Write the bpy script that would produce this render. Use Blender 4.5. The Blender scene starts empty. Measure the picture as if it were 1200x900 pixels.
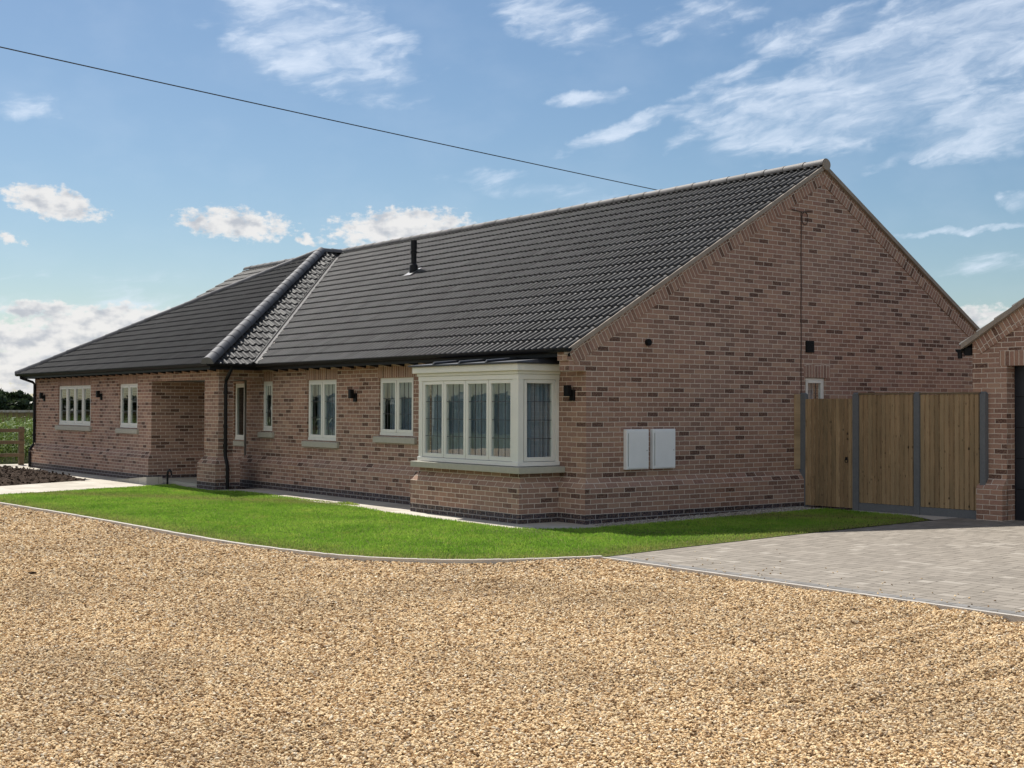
import bpy, bmesh, math, random
import numpy as np
from mathutils import Vector, Matrix
R = math.radians
random.seed(7); rng = np.random.default_rng(11)
sc = bpy.context.scene
col = sc.collection

# ------------------------------------------------------------------ materials
class NT:
    def __init__(s, name):
        s.m = bpy.data.materials.new(name); s.m.use_nodes = True
        s.t = s.m.node_tree; s.t.nodes.clear()
        s.out = s.t.nodes.new('ShaderNodeOutputMaterial')
    def n(s, typ, **k):
        o = s.t.nodes.new(typ)
        for a, b in k.items(): setattr(o, a, b)
        return o
    def set(s, sock, v):
        if isinstance(v, bpy.types.NodeSocket): s.t.links.new(v, sock)
        elif v is not None: sock.default_value = v
    def math(s, op, a, b=None, c=None, clamp=False):
        o = s.n('ShaderNodeMath', operation=op, use_clamp=clamp)
        for i, v in enumerate((a, b, c)): s.set(o.inputs[i], v) if v is not None else None
        return o.outputs[0]
    def vmath(s, op, a, b=None):
        o = s.n('ShaderNodeVectorMath', operation=op)
        s.set(o.inputs[0], a)
        if b is not None: s.set(o.inputs[1], b)
        return o.outputs[0]
    def xyz(s, v):
        o = s.n('ShaderNodeSeparateXYZ'); s.set(o.inputs[0], v); return o.outputs
    def comb(s, x, y, z=0.0):
        o = s.n('ShaderNodeCombineXYZ')
        for i, v in enumerate((x, y, z)): s.set(o.inputs[i], v)
        return o.outputs[0]
    def noise(s, vec, scale, detail=3, rough=.55, dist=0):
        o = s.n('ShaderNodeTexNoise'); s.set(o.inputs['Vector'], vec)
        o.inputs['Scale'].default_value = scale; o.inputs['Detail'].default_value = detail
        o.inputs['Roughness'].default_value = rough; o.inputs['Distortion'].default_value = dist
        return o.outputs[0]
    def white(s, vec):
        o = s.n('ShaderNodeTexWhiteNoise', noise_dimensions='3D'); s.set(o.inputs['Vector'], vec); return o
    def ramp(s, f, stops, interp='LINEAR'):
        o = s.n('ShaderNodeValToRGB'); s.set(o.inputs[0], f); r = o.color_ramp; r.interpolation = interp
        while len(r.elements) < len(stops): r.elements.new(.5)
        for e, (p, c) in zip(r.elements, stops):
            e.position = p; e.color = (*c, 1) if not isinstance(c, float) else (c, c, c, 1)
        return o.outputs[0]
    def mix(s, f, a, b, typ='MIX'):
        o = s.n('ShaderNodeMix', data_type='RGBA', blend_type=typ)
        s.set(o.inputs[0], f)
        for i, v in ((6, a), (7, b)):
            s.set(o.inputs[i], (*v, 1) if isinstance(v, tuple) and len(v) == 3 else v)
        return o.outputs[2]
    def sstep(s, v, a, b):
        o = s.n('ShaderNodeMapRange', interpolation_type='SMOOTHSTEP'); s.set(o.inputs[0], v)
        o.inputs[1].default_value = a; o.inputs[2].default_value = b; return o.outputs[0]
    def bump(s, h, strength=.5, dist=.01, normal=None):
        o = s.n('ShaderNodeBump'); s.set(o.inputs['Height'], h)
        o.inputs['Strength'].default_value = strength; o.inputs['Distance'].default_value = dist
        if normal is not None: s.set(o.inputs['Normal'], normal)
        return o.outputs[0]
    def bsdf(s, color, rough=.8, normal=None, metal=0.0, spec=.5, coat=0, sub=0):
        o = s.n('ShaderNodeBsdfPrincipled')
        s.set(o.inputs['Base Color'], (*color, 1) if isinstance(color, tuple) and len(color) == 3 else color)
        s.set(o.inputs['Roughness'], rough); s.set(o.inputs['Metallic'], metal)
        s.set(o.inputs['Specular IOR Level'], spec)
        if coat: o.inputs['Coat Weight'].default_value = coat
        if normal is not None: s.set(o.inputs['Normal'], normal)
        s.t.links.new(o.outputs[0], s.out.inputs[0]); return o
    def pos(s): return s.n('ShaderNodeNewGeometry').outputs['Position']
    def uv(s): return s.n('ShaderNodeUVMap').outputs[0]

def plain(name, c, rough=.6, metal=0.0, spec=.5, var=.12, scale=6.0, bump=0.0):
    t = NT(name); p = t.pos()
    n = t.noise(p, scale, 5)
    n2 = t.noise(p, scale*9, 3)
    f = t.math('ADD', t.math('MULTIPLY', n, .7), t.math('MULTIPLY', n2, .3))
    cc = t.ramp(f, [(.25, tuple(x*(1-var) for x in c)), (.75, tuple(min(1, x*(1+var)) for x in c))])
    nn = t.bump(n2, .4, bump) if bump else None
    t.bsdf(cc, rough, nn, metal, spec); return t.m

def brick_mat(name, stops, mortar, bond=.5, rough=.9, W=.225, H=.075, joint=.010):
    t = NT(name); uv = t.uv(); P = t.pos()
    wob = t.n('ShaderNodeTexNoise'); t.set(wob.inputs['Vector'], P); wob.inputs['Scale'].default_value = 14; wob.inputs['Detail'].default_value = 3
    x, y, _ = t.xyz(uv); wx, wy, wz = t.xyz(wob.outputs['Color'])
    u = t.math('ADD', x, t.math('MULTIPLY', t.math('SUBTRACT', wx, .5), .010))
    v = t.math('ADD', y, t.math('MULTIPLY', t.math('SUBTRACT', wy, .5), .010))
    vr = t.math('DIVIDE', v, H); row = t.math('FLOOR', vr)
    uu = t.math('ADD', t.math('DIVIDE', u, W), t.math('MULTIPLY', t.math('FLOORED_MODULO', row, 2.0), bond))
    # a small random slip per row so perpends do not line up perfectly
    rw = t.white(t.comb(row, 3.7, 0.0)).outputs[0]
    uu = t.math('ADD', uu, t.math('MULTIPLY', rw, .10))
    cl = t.math('FLOOR', uu); fu = t.math('FRACT', uu); fv = t.math('FRACT', vr)
    du = t.math('MULTIPLY', t.math('MINIMUM', fu, t.math('SUBTRACT', 1.0, fu)), W)
    dv = t.math('MULTIPLY', t.math('MINIMUM', fv, t.math('SUBTRACT', 1.0, fv)), H)
    d = t.math('MINIMUM', du, dv)
    brick = t.sstep(d, joint*.30, joint*.75)
    wn = t.white(t.comb(cl, row, 1.3)); r = wn.outputs[0]
    c = t.ramp(r, stops)
    # within-brick mottling and creasing
    m = t.noise(P, 38, 5, .65); m2 = t.noise(P, 130, 3, .6); big = t.noise(P, .55, 4, .6)
    c = t.mix(t.sstep(m, .35, .75), c, t.mix(.4, c, (.42, .29, .21)))
    hsv = t.n('ShaderNodeHueSaturation'); t.set(hsv.inputs['Color'], c)
    t.set(hsv.inputs['Value'], t.math('ADD', .86, t.math('ADD', t.math('MULTIPLY', m2, .22), t.math('MULTIPLY', big, .22))))
    t.set(hsv.inputs['Saturation'], t.math('ADD', .84, t.math('MULTIPLY', big, .5)))
    mm = t.mix(t.noise(P, 60, 3), tuple(k*.85 for k in mortar), tuple(k*1.15 for k in mortar))
    c = t.mix(brick, mm, hsv.outputs[0])
    # pale bloom smears
    bloom = t.sstep(t.noise(P, 1.7, 6, .7), .60, .80)
    c = t.mix(t.math('MULTIPLY', bloom, .22), c, (.42, .36, .31))
    h = t.math('ADD', brick, t.math('ADD', t.math('MULTIPLY', m, .35), t.math('MULTIPLY', wn.outputs[0], .25)))
    t.bsdf(c, rough, t.bump(h, .7, .010), spec=.25); return t.m

BR = [(0, (.065, .036, .033)), (.075, (.080, .045, .038)), (.09, (.150, .090, .074)), (.25, (.205, .126, .102)), (.45, (.255, .160, .128)),
      (.62, (.300, .190, .148)), (.75, (.232, .140, .118)), (.88, (.335, .222, .168)), (1, (.190, .112, .092))]
MORT = (.62, .52, .44)
M = {}
M['brick'] = brick_mat('brickwork', BR, MORT)
M['soldier'] = brick_mat('soldier_brickwork', BR[2:], MORT, bond=0.0, W=.24)
M['rake'] = brick_mat('rake_brickwork', [(0, (.075, .042, .036)), (.06, (.09, .05, .04))] + BR[2:], MORT, bond=0.0, W=.30)
M['blue'] = brick_mat('blue_engineering_brickwork', [(0, (.006, .007, .014)), (.5, (.011, .011, .022)), (1, (.020, .020, .036))], (.34, .32, .31), rough=.6)

def tile_mat(name, c):
    t = NT(name); P = t.pos()
    n = t.noise(P, 3.0, 6, .65); n2 = t.noise(P, 70, 4, .6)
    uv = t.uv(); x, y, _ = t.xyz(uv)
    w = t.white(t.comb(t.math('FLOOR', x), t.math('FLOOR', y), 0.0)).outputs[0]
    f = t.math('ADD', t.math('MULTIPLY', n, .5), t.math('ADD', t.math('MULTIPLY', n2, .25), t.math('MULTIPLY', w, .25)))
    cc = t.ramp(f, [(.25, tuple(k*.65 for k in c)), (.8, tuple(k*1.5 for k in c))])
    t.bsdf(cc, t.math('ADD', .50, t.math('MULTIPLY', n, .2)), t.bump(n2, .25, .003), spec=.15); return t.m
M['tile'] = tile_mat('dark_grey_roof_tile', (.049, .048, .048))
M['ridge'] = tile_mat('grey_ridge_tile', (.165, .158, .155))
M['hip'] = tile_mat('grey_hip_tile', (.11, .11, .118))
M['verge'] = plain('taupe_verge_mortar', (.27, .225, .185), .85, var=.2, scale=9, bump=.003)
M['black'] = plain('black_plastic', (.007, .007, .008), .5, var=.25, spec=.22)
M['felt'] = plain('roof_underlay', (.02, .02, .02), .9)
M['frame'] = plain('cream_painted_frame', (.70, .69, .65), .42, var=.05, scale=3)
M['stone'] = plain('cast_stone', (.39, .37, .31), .85, var=.10, scale=14, bump=.002)
M['lead'] = plain('dark_lead_sheet', (.045, .048, .056), .42, metal=.3, var=.2)
M['came'] = plain('window_leading', (.05, .05, .055), .5)
M['white'] = plain('white_plastic', (.74, .755, .77), .38, var=.04)
M['hinge'] = plain('grey_hinge_line', (.28, .29, .30), .5)
M['concrete'] = plain('concrete_post', (.115, .12, .128), .9, var=.2, scale=30, bump=.002)
M['kerb'] = plain('pale_concrete_edging', (.46, .42, .37), .9, var=.18, scale=12, bump=.003)
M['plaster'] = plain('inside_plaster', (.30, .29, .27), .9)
M['door'] = plain('dark_door_paint', (.014, .017, .024), .35, var=.15)
M['greydoor'] = plain('taupe_door_paint', (.22, .20, .17), .45)
M['cable'] = plain('black_cable', (.06, .06, .065), .6)
M['rust'] = plain('brown_cable_sheath', (.060, .036, .030), .7)

def glass_mat():
    t = NT('window_glass')
    gl = t.n('ShaderNodeBsdfGlossy'); gl.inputs['Roughness'].default_value = .0; gl.inputs['Color'].default_value = (.95, 1, 1, 1)
    tr = t.n('ShaderNodeBsdfTransparent'); tr.inputs['Color'].default_value = (.80, .86, .86, 1)
    ge = t.n('ShaderNodeNewGeometry'); dt = t.n('ShaderNodeVectorMath', operation='DOT_PRODUCT')
    t.set(dt.inputs[0], ge.outputs['Normal']); t.set(dt.inputs[1], ge.outputs['Incoming'])
    cs = t.math('SUBTRACT', 1.0, t.math('ABSOLUTE', dt.outputs['Value']), clamp=True)
    fres = t.math('ADD', .15, t.math('MULTIPLY', t.math('POWER', cs, 5.0), .85), clamp=True)
    w = t.noise(t.pos(), 1.6, 2)
    t.set(gl.inputs['Normal'], t.bump(w, .25, .004))
    mx = t.n('ShaderNodeMixShader'); t.set(mx.inputs[0], fres)
    t.t.links.new(tr.outputs[0], mx.inputs[1]); t.t.links.new(gl.outputs[0], mx.inputs[2])
    t.t.links.new(mx.outputs[0], t.out.inputs[0]); return t.m
M['glass'] = glass_mat()
def voile_mat():
    t = NT('voile_curtain'); 
    d = t.n('ShaderNodeBsdfDiffuse'); d.inputs['Color'].default_value = (.43, .50, .60, 1)
    tl = t.n('ShaderNodeBsdfTranslucent'); tl.inputs['Color'].default_value = (.6, .6, .6, 1)
    m1 = t.n('ShaderNodeMixShader'); m1.inputs[0].default_value = .25
    t.t.links.new(d.outputs[0], m1.inputs[1]); t.t.links.new(tl.outputs[0], m1.inputs[2])
    t.t.links.new(m1.outputs[0], t.out.inputs[0]); return t.m
M['voile'] = voile_mat()

def board_mat():
    t = NT('treated_timber_board'); uv = t.uv(); P = t.pos(); x, y, _ = t.xyz(uv)
    b = t.math('FLOOR', x); w = t.white(t.comb(b, 5.0, 0.0)).outputs[0]
    px, py, pz = t.xyz(P)
    g = t.noise(t.comb(t.math('MULTIPLY', x, 9.0), t.math('MULTIPLY', pz, 1.1), b), 2.4, 6, .7, .6)
    c = t.ramp(t.math('ADD', t.math('MULTIPLY', g, .85), t.math('MULTIPLY', w, .18)),
               [(.26, (.12, .076, .042)), (.5, (.335, .230, .130)), (.76, (.54, .39, .23))])
    v = t.n('ShaderNodeTexVoronoi', feature='F1'); t.set(v.inputs['Vector'], t.comb(t.math('MULTIPLY', x, .8), t.math('MULTIPLY', pz, 3.2), b)); v.inputs['Scale'].default_value = 1.5
    kn = t.sstep(v.outputs['Distance'], .05, .15)
    c = t.mix(kn, (.045, .026, .014), c)
    st = t.sstep(t.noise(t.comb(b, t.math('MULTIPLY', pz, .5), 2.0), 1.3, 3), .35, .7)
    c = t.mix(t.math('MULTIPLY', st, .35), c, (.16, .14, .085))
    t.bsdf(c, .8, t.bump(g, .3, .004), spec=.3); return t.m
M['board'] = board_mat()
M['rail'] = plain('weathered_timber', (.13, .095, .055), .85, var=.35, scale=8, bump=.004)

# ------------------------------------------------------------------ mesh builder
class MB:
    def __init__(s): s.v = []; s.f = []; s.uv = []
    def poly(s, pts, uv=None):
        pts = [Vector(p) for p in pts]
        if uv is None:
            n = Vector((0, 0, 0))
            for i in range(len(pts)): n += pts[i].cross(pts[(i+1) % len(pts)])
            a = (abs(n.x), abs(n.y), abs(n.z))
            if a[2] > 1.6*max(a[0], a[1]): uv = [(p.x, p.y) for p in pts]
            elif a[0] >= a[1]: uv = [(p.y + .1125, p.z) for p in pts]
            else: uv = [(p.x, p.z) for p in pts]
        i = len(s.v); s.v += [tuple(p) for p in pts]; s.f.append(list(range(i, i+len(pts)))); s.uv += uv
    def box(s, x0, x1, y0, y1, z0, z1, uvf=None):
        if x0 > x1: x0, x1 = x1, x0
        if y0 > y1: y0, y1 = y1, y0
        P = lambda *q: [Vector(a) for a in q]
        for f in (P((x0,y0,z0),(x0,y1,z0),(x1,y1,z0),(x1,y0,z0)), P((x0,y0,z1),(x1,y0,z1),(x1,y1,z1),(x0,y1,z1)),
                  P((x0,y0,z0),(x1,y0,z0),(x1,y0,z1),(x0,y0,z1)), P((x1,y0,z0),(x1,y1,z0),(x1,y1,z1),(x1,y0,z1)),
                  P((x1,y1,z0),(x0,y1,z0),(x0,y1,z1),(x1,y1,z1)), P((x0,y1,z0),(x0,y0,z0),(x0,y0,z1),(x0,y1,z1))):
            s.poly(f, [uvf(p) for p in f] if uvf else None)
    def prism(s, pts, vec, uvf=None):
        a = [Vector(p) for p in pts]; b = [p + Vector(vec) for p in a]; n = len(a)
        def q(f): s.poly(f, [uvf(p) for p in f] if uvf else None)
        q(a[::-1]); q(b)
        for i in range(n): q([a[i], a[(i+1) % n], b[(i+1) % n], b[i]])
    def tube(s, pts, r, seg=10, caps=True):
        pts = [Vector(p) for p in pts]; rings = []
        for i, p in enumerate(pts):
            d = (pts[min(i+1, len(pts)-1)] - pts[max(i-1, 0)]).normalized()
            up = Vector((0, 0, 1)) if abs(d.z) < .9 else Vector((1, 0, 0))
            a = d.cross(up).normalized(); b = d.cross(a).normalized()
            rr = r[i] if isinstance(r, (list, tuple)) else r
            rings.append([p + a*rr*math.cos(2*math.pi*k/seg) + b*rr*math.sin(2*math.pi*k/seg) for k in range(seg)])
        for A, B in zip(rings, rings[1:]):
            for k in range(seg): s.poly([A[k], A[(k+1) % seg], B[(k+1) % seg], B[k]], [(0, 0)]*4)
        if caps: s.poly(rings[0][::-1], [(0, 0)]*seg); s.poly(rings[-1], [(0, 0)]*seg)
    def wall(s, axis, c, u0, u1, z0, z1, holes=(), depth=.10, flip=False):
        """rectangular wall in the plane x=c (axis 0) or y=c (axis 1) with openings (ua,ub,za,zb) and reveals going to c+depth"""
        P = (lambda u, z, o=0: (c+o, u, z)) if axis == 0 else (lambda u, z, o=0: (u, c+o, z))
        us = sorted({u0, u1} | {h[i] for h in holes for i in (0, 1)}); zs = sorted({z0, z1} | {h[i] for h in holes for i in (2, 3)})
        for a, b in zip(us, us[1:]):
            for d, e in zip(zs, zs[1:]):
                m, k = (a+b)/2, (d+e)/2
                if any(h[0] < m < h[1] and h[2] < k < h[3] for h in holes): continue
                s.poly([P(a, d), P(b, d), P(b, e), P(a, e)])
        for (a, b, d, e) in holes:
            for q in (((a,d),(b,d)), ((a,e),(b,e)), ((a,d),(a,e)), ((b,d),(b,e))):
                (p, r), (g, h) = q; pts = [P(p, r), P(g, h), P(g, h, depth), P(p, r, depth)]
                vert = (p == g)
                uv = [(o + p*.37, z) for o, z in ((0, r), (0, h), (depth, h), (depth, r))] if vert else None
                s.poly(pts, uv)
    def build(s, name, mat, parent=None, smooth=False, bevel=0):
        me = bpy.data.meshes.new(name)
        # weld identical verts for smooth / bevel work
        me.from_pydata(s.v, [], s.f); uvl = me.uv_layers.new(name='UVMap')
        uvl.data.foreach_set('uv', np.array(s.uv, dtype=np.float32).ravel())
        if smooth or bevel:
            bm = bmesh.new(); bm.from_mesh(me); bmesh.ops.remove_doubles(bm, verts=bm.verts, dist=1e-5)
            bmesh.ops.recalc_face_normals(bm, faces=bm.faces); bm.to_mesh(me); bm.free()
        if smooth: me.polygons.foreach_set('use_smooth', [True]*len(me.polygons))
        me.materials.append(mat if not isinstance(mat, str) else M[mat])
        o = bpy.data.objects.new(name, me); col.objects.link(o)
        if bevel:
            b = o.modifiers.new('bevel', 'BEVEL'); b.width = bevel; b.segments = 2; b.limit_method = 'ANGLE'
        if parent is not None: attach(o, parent)
        return o
def world_loc(o):
    l = Vector(o.location)
    while o.parent: o = o.parent; l += Vector(o.location)
    return l
def attach(o, parent):
    o.parent = parent; o.location = Vector(o.location) - world_loc(parent)
def tag(o, label=None, cat=None, group=None, kind=None):
    if label: o['label'] = label
    if cat: o['category'] = cat
    if group: o['group'] = group
    if kind: o['kind'] = kind
    return o
def thing(name, label, cat, loc=(0, 0, 0), group=None):
    o = bpy.data.objects.new(name, None); o.location = loc; o.empty_display_size = .2; col.objects.link(o)
    return tag(o, label, cat, group)

# ------------------------------------------------------------------ ground heights
def gz(x, y=0):
    return .014*max(0.0, x) if x < 6 else .084
def fz(x, y):      # gravel surface relief
    x = np.asarray(x); y = np.asarray(y)
    z = .010*np.sin(x*1.9+.7*np.sin(y*1.3)) * np.sin(y*1.5+1.1*np.sin(x*.8))
    t = (x*.83 + y*.55)     # shallow wheel ruts
    z += .010*np.sin(t*3.7+.9*np.sin(y*.45)) * (1/(1+np.exp(-(x+7)*1.2)))
    z += .005*np.sin(x*6.1+y*2.7)*np.sin(y*5.3-x*1.7)
    for k_, (c0, amp) in enumerate(((-3.55, .020), (-3.05, .016), (-2.2, .022), (-1.75, .015), (-.95, .018), (-.2, .012))):
        # furrows pressed by wheels turning off the drive
        d_ = y - (-7.55 + .13*(x+5)) - c0*.62 + .09*np.sin(x*1.1+k_)+.03*np.sin(x*3.7+k_*2)
        z -= amp*.95*np.exp(-(d_/.075)**2) * (1/(1+np.exp(-(x+6.4-.3*k_)*2.2)))
        z += amp*.55*np.exp(-((d_-.17)/.09)**2) * (1/(1+np.exp(-(x+6.4-.3*k_)*2.2)))
    return z - .022

# ------------------------------------------------------------------ roof tiles
def tile_slope(name, parent, O, e, slope, L, plan, du=8, cuts=(), mat='tile', gauge=.341, pitch_w=.15, rh=.044):
    """O: eaves start, e: unit vector along the eaves, slope: up-slope unit vector, L along eaves, plan: slope length"""
    O, e, s = Vector(O), Vector(e), Vector(slope); n = e.cross(s)
    if n.z < 0: n = -n
    prof = []
    for k in range(du):
        t = k/du
        h = 0.0 if t > .56 else rh*math.sin(math.pi*t/.56)**.9
        prof.append((t, h))
    nr = int(L/pitch_w)+1; us = []; hs = []
    for r in range(nr):
        for t, h in prof:
            u = (r+t)*pitch_w
            if u <= L: us.append(u); hs.append(h)
    us.append(L); hs.append(0); U = np.array(us); H = np.array(hs); nu_ = len(U)
    nc = int(math.ceil(plan/gauge)); verts = []; faces = []; uvs = []
    E_, S_, N_, O_ = map(np.array, (e, s, n, O))
    tid = np.floor(U/.30)
    for c in range(nc):
        s0 = c*gauge; s1 = min((c+1)*gauge, plan)
        jit = rng.normal(0, .0016, int(tid.max())+2)[tid.astype(int)]; js = rng.normal(0, .002, int(tid.max())+2)[tid.astype(int)]
        a = O_ + np.outer(U, E_) + np.outer(np.full(nu_, s0)+js, S_) + np.outer(H+.026+jit, N_)
        b = O_ + np.outer(U, E_) + np.outer(np.full(nu_, s1), S_) + np.outer(H+.002, N_)
        low = O_ + np.outer(U, E_) + np.outer(np.full(nu_, s0)+js+.004, S_) + np.outer(H*.9+.0, N_)
        i = len(verts); verts += a.tolist() + b.tolist() + low.tolist()
        for k in range(nu_-1):
            faces.append((i+k, i+k+1, i+nu_+k+1, i+nu_+k)); faces.append((i+2*nu_+k, i+2*nu_+k+1, i+k+1, i+k))
            uvs += [(tid[k]+.5, c+.5)]*8
    me = bpy.data.meshes.new(name); me.from_pydata(verts, [], faces)
    uvl = me.uv_layers.new(name='UVMap'); uvl.data.foreach_set('uv', np.array(uvs, dtype=np.float32).ravel())
    bm = bmesh.new(); bm.from_mesh(me)
    for p, d in cuts:   # keep the side d points to
        bmesh.ops.bisect_plane(bm, geom=bm.verts[:]+bm.edges[:]+bm.faces[:], plane_co=p, plane_no=d, clear_inner=True)
    for f in bm.faces: f.smooth = True
    for ed in bm.edges:
        if len(ed.link_faces) == 2 and ed.link_faces[0].normal.angle(ed.link_faces[1].normal, 0) > R(50): ed.smooth = False
    bm.to_mesh(me); bm.free(); me.materials.append(M[mat])
    o = bpy.data.objects.new(name, me); col.objects.link(o); attach(o, parent); return o

def cap_run(name, parent, A, B, r, mat, step=.42, arc=190, lift=.0, taper=.005):
    """run of overlapping half-round ridge tiles from A to B (one mesh)"""
    A, B = Vector(A), Vector(B); d = (B-A); L = d.length; d.normalize()
    side = d.cross(Vector((0, 0, 1))).normalized(); up = side.cross(d).normalized()
    if up.z < 0: up = -up
    m = MB(); n = max(1, round(L/step)); st = L/n; seg = 12
    for i in range(n):
        t0 = i*st; t1 = (i+1)*st + .035; j = random.uniform(-.003, .003)
        rings = []
        for t, rr in ((t0, r+taper), (t0+.045, r+taper), (t0+.047, r+.002), (t1, r-.004)):
            c = A + d*min(t, L) + up*(lift+j)
            rings.append([c + side*rr*math.cos(R(-(arc-180)/2 + arc*k/seg)) + up*rr*math.sin(R(-(arc-180)/2 + arc*k/seg)) for k in range(seg+1)])
        for X, Y in zip(rings, rings[1:]):
            for k in range(seg): m.poly([X[k], X[k+1], Y[k+1], Y[k]], [(i+.5, .5)]*4)
        m.poly(rings[0], [(i+.5, .5)]*(seg+1))
    return m.build(name, mat, parent, smooth=False)

# =================================================================== BUNGALOW
house = thing('bungalow', 'long single storey brown brick bungalow with dark grey tiled roof and bay window', 'bungalow', (0, 0, 0))
W = 10.6; XR = 5.3; TP = .583; ZE = 2.6; XE = -.35
ZR = ZE + TP*(XR-XE)          # main ridge
roofz = lambda x: ZE + TP*(min(x, 2*XR-x)-XE)
Y1 = 11.25; WX = -1.02; WY0, WY1 = 10.44, 22.42
w1 = (10.04, 10.51, 1.19, 2.235); w2 = (7.37, 8.54, 1.044, 2.235); w3 = (4.66, 5.82, 1.19, 2.235)
wA = (17.97, 20.44, 1.20, 2.235); wB = (14.85, 16.01, 1.19, 2.235); ws = (11.97, 12.50, .96, 2.22)
bayh = (.80, 3.10, .86, 2.16)
f = MB()
f.wall(0, 0, 0, Y1, 0, 2.62, [w1, w2, w3, bayh], .11)
f.wall(1, Y1, 0, .3, 0, 2.62)
f.wall(0, .3, Y1, 14.0, 0, 2.27, [ws, (12.72, 13.66, .10, 2.22)], .11)
f.wall(1, 14.0, WX, .3, 0, 2.27)
f.wall(0, WX, 14.0, WY1, 0, 2.27, [wA, wB], .11)
f.wall(0, WX, WY0, WY1, 2.27, 2.70)                       # beam over the porch
f.wall(0, WX+.215, WY0, 14.0, 2.27, 2.70)
f.poly([(WX, WY0, 2.27), (WX+.215, WY0, 2.27), (WX+.215, 14, 2.27), (WX, 14, 2.27)])
f.wall(1, WY0, WX, 0, 2.27, 2.70)
f.wall(1, WY0+.215, WX, 0, 2.27, 2.70)
f.poly([(WX, WY0, 2.272), (0, WY0, 2.272), (0, WY0+.215, 2.272), (WX, WY0+.215, 2.272)])
f.box(WX, WX+.33, WY0, 11.12, 0, 2.268)                     # porch pillar
f.wall(1, WY1, WX, W, 0, 2.60)
f.wall(0, W, 0, WY1, 0, 2.60)
f.build('front_brick_wall', 'brick', house)
g = MB()
gw = (4.86, 5.38, 1.19, 2.235)
g.wall(1, 0, 0, W, 0, 2.40, [gw], .11)
zt = lambda x: roofz(x) - .045
g.poly([(0, 0, 2.40), (W, 0, 2.40), (W, 0, zt(W)), (XR, 0, zt(XR)), (0, 0, zt(0))])
# stepped kneeler courses carrying the eaves end
g.box(-.33, -.001, .0, .215, 2.25, 2.40); g.box(-.37, -.001, -.002, .215, 2.40, zt(-.3))
g.box(W+.001, W+.33, .0, .215, 2.25, 2.40); g.box(W+.001, W+.37, -.002, .215, 2.40, zt(-.3))
g.build('gable_brick_wall', 'brick', house)
g = MB(); g.poly([(0, 22.1, 2.40), (W, 22.1, 2.40), (W, 22.1, zt(W)), (XR, 22.1, zt(XR)), (0, 22.1, zt(0))]); g.build('far_gable_wall', 'brick', house)
# raked band of bricks under the verge
k = MB(); c30 = 1/math.sqrt(1+TP*TP); s30 = TP*c30
for sgn in (1, -1):
    X = (lambda x: x) if sgn == 1 else (lambda x: 2*XR-x)
    def uvr(p, sgn=sgn):
        x = p.x if sgn == 1 else 2*XR-p.x
        a = (x+.4)*c30 + (p.z-2.5)*s30; b = -(x+.4)*s30 + (p.z-2.5)*c30
        return (b+.30+(.04), a)
    d = .245
    pts = [(X(-.36), zt(-.36)-.002), (X(XR), zt(XR)-.002), (X(XR), zt(XR)-.002-d/c30), (X(-.36+d*s30+.02), zt(-.36+d*s30+.02)-d/c30)]
    P3 = [(x, -.014, z) for x, z in pts]
    if sgn == -1: P3 = P3[::-1]
    k.prism(P3, (0, .012, 0), uvr)
k.build('raked_brick_band', 'rake', house)
# soldier bricks above the windows
uvs_ = lambda p: (p.z-2.235+.0075, p.y)
for (a, b, *_r), x_ in ((w1, 0), (w2, 0), (w3, 0), (wA, WX), (wB, WX)):
    s_ = MB(); s_.box(x_-.004, x_+.02, a-.04, b+.04, 2.238, 2.46, uvs_); s_.build('soldier_course', 'soldier', house)
s_ = MB(); s_.box(gw[0]-.04, gw[1]+.12, -.004, .02, 2.238, 2.46, lambda p: (p.z-2.235+.0075, p.x)); s_.build('soldier_course', 'soldier', house)

# plinth -------------------------------------------------
def plinth(path, closed, parent, name='plinth', off=.11):
    """path: wall line, outside on the left of travel"""
    n = len(path); P = [Vector((*p, 0)) for p in path]; Nn = []
    segs = [(P[i], P[(i+1) % n]) for i in range(n if closed else n-1)]
    nor = [Vector((-(b-a).normalized().y, (b-a).normalized().x, 0)) for a, b in segs]
    for i in range(n):
        if closed: a, b = nor[i-1], nor[i % len(nor)]
        else: a, b = nor[max(i-1, 0)], nor[min(i, len(nor)-1)]
        m = (a+b); m = m/(m.dot(a)) if m.length > 1e-6 else a
        Nn.append(m)
    up, lo = MB(), MB()
    def pt(i, o, z): return P[i] + Nn[i]*o + Vector((0, 0, z))
    for j in range(len(segs)):
        a, b = j, (j+1) % n
        def q(mb, o0, z0, o1, z1):
            f_ = [pt(a, o0, z0), pt(b, o0, z0), pt(b, o1, z1), pt(a, o1, z1)]
            d = segs[j][1]-segs[j][0]
            ax = 1 if abs(d.y) > abs(d.x) else 0
            vv = [z0, z0, z1, z1] if z0 != z1 else [z0, z0, z0+abs(o1-o0), z0+abs(o1-o0)]
            mb.poly(f_, [((p.y+.1125) if ax else p.x, v_) for p, v_ in zip(f_, vv)])
        q(lo, off, -.10, off, .150); q(up, off, .150, off, .525); q(up, off, .525, 0, .675)
    up.build(name, 'brick', parent); lo.build('blue_brick_base', 'blue', parent)
plinth([(W, 0), (0, 0), (0, .61)][::1], False, house)
plinth([(0, 3.31), (0, Y1), (.3, Y1), (.3, 12.72)], False, house)
plinth([(.3, 13.66), (.3, 14.0), (WX, 14.0), (WX, WY1), (W, WY1), (W, 0)], False, house)
plinth([(WX+.33, WY0), (WX, WY0), (WX, 11.12), (WX+.33, 11.12)], True, house, 'pillar_plinth')
plinth([(-.003, .61), (-.74, .61), (-.74, 3.31), (-.003, 3.31)], False, house, 'bay_plinth')
b_ = MB()
b_.box(-.74, 0, .61, 3.31, .60, .76); b_.build('bay_brick_wall', 'brick', house)
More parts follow.
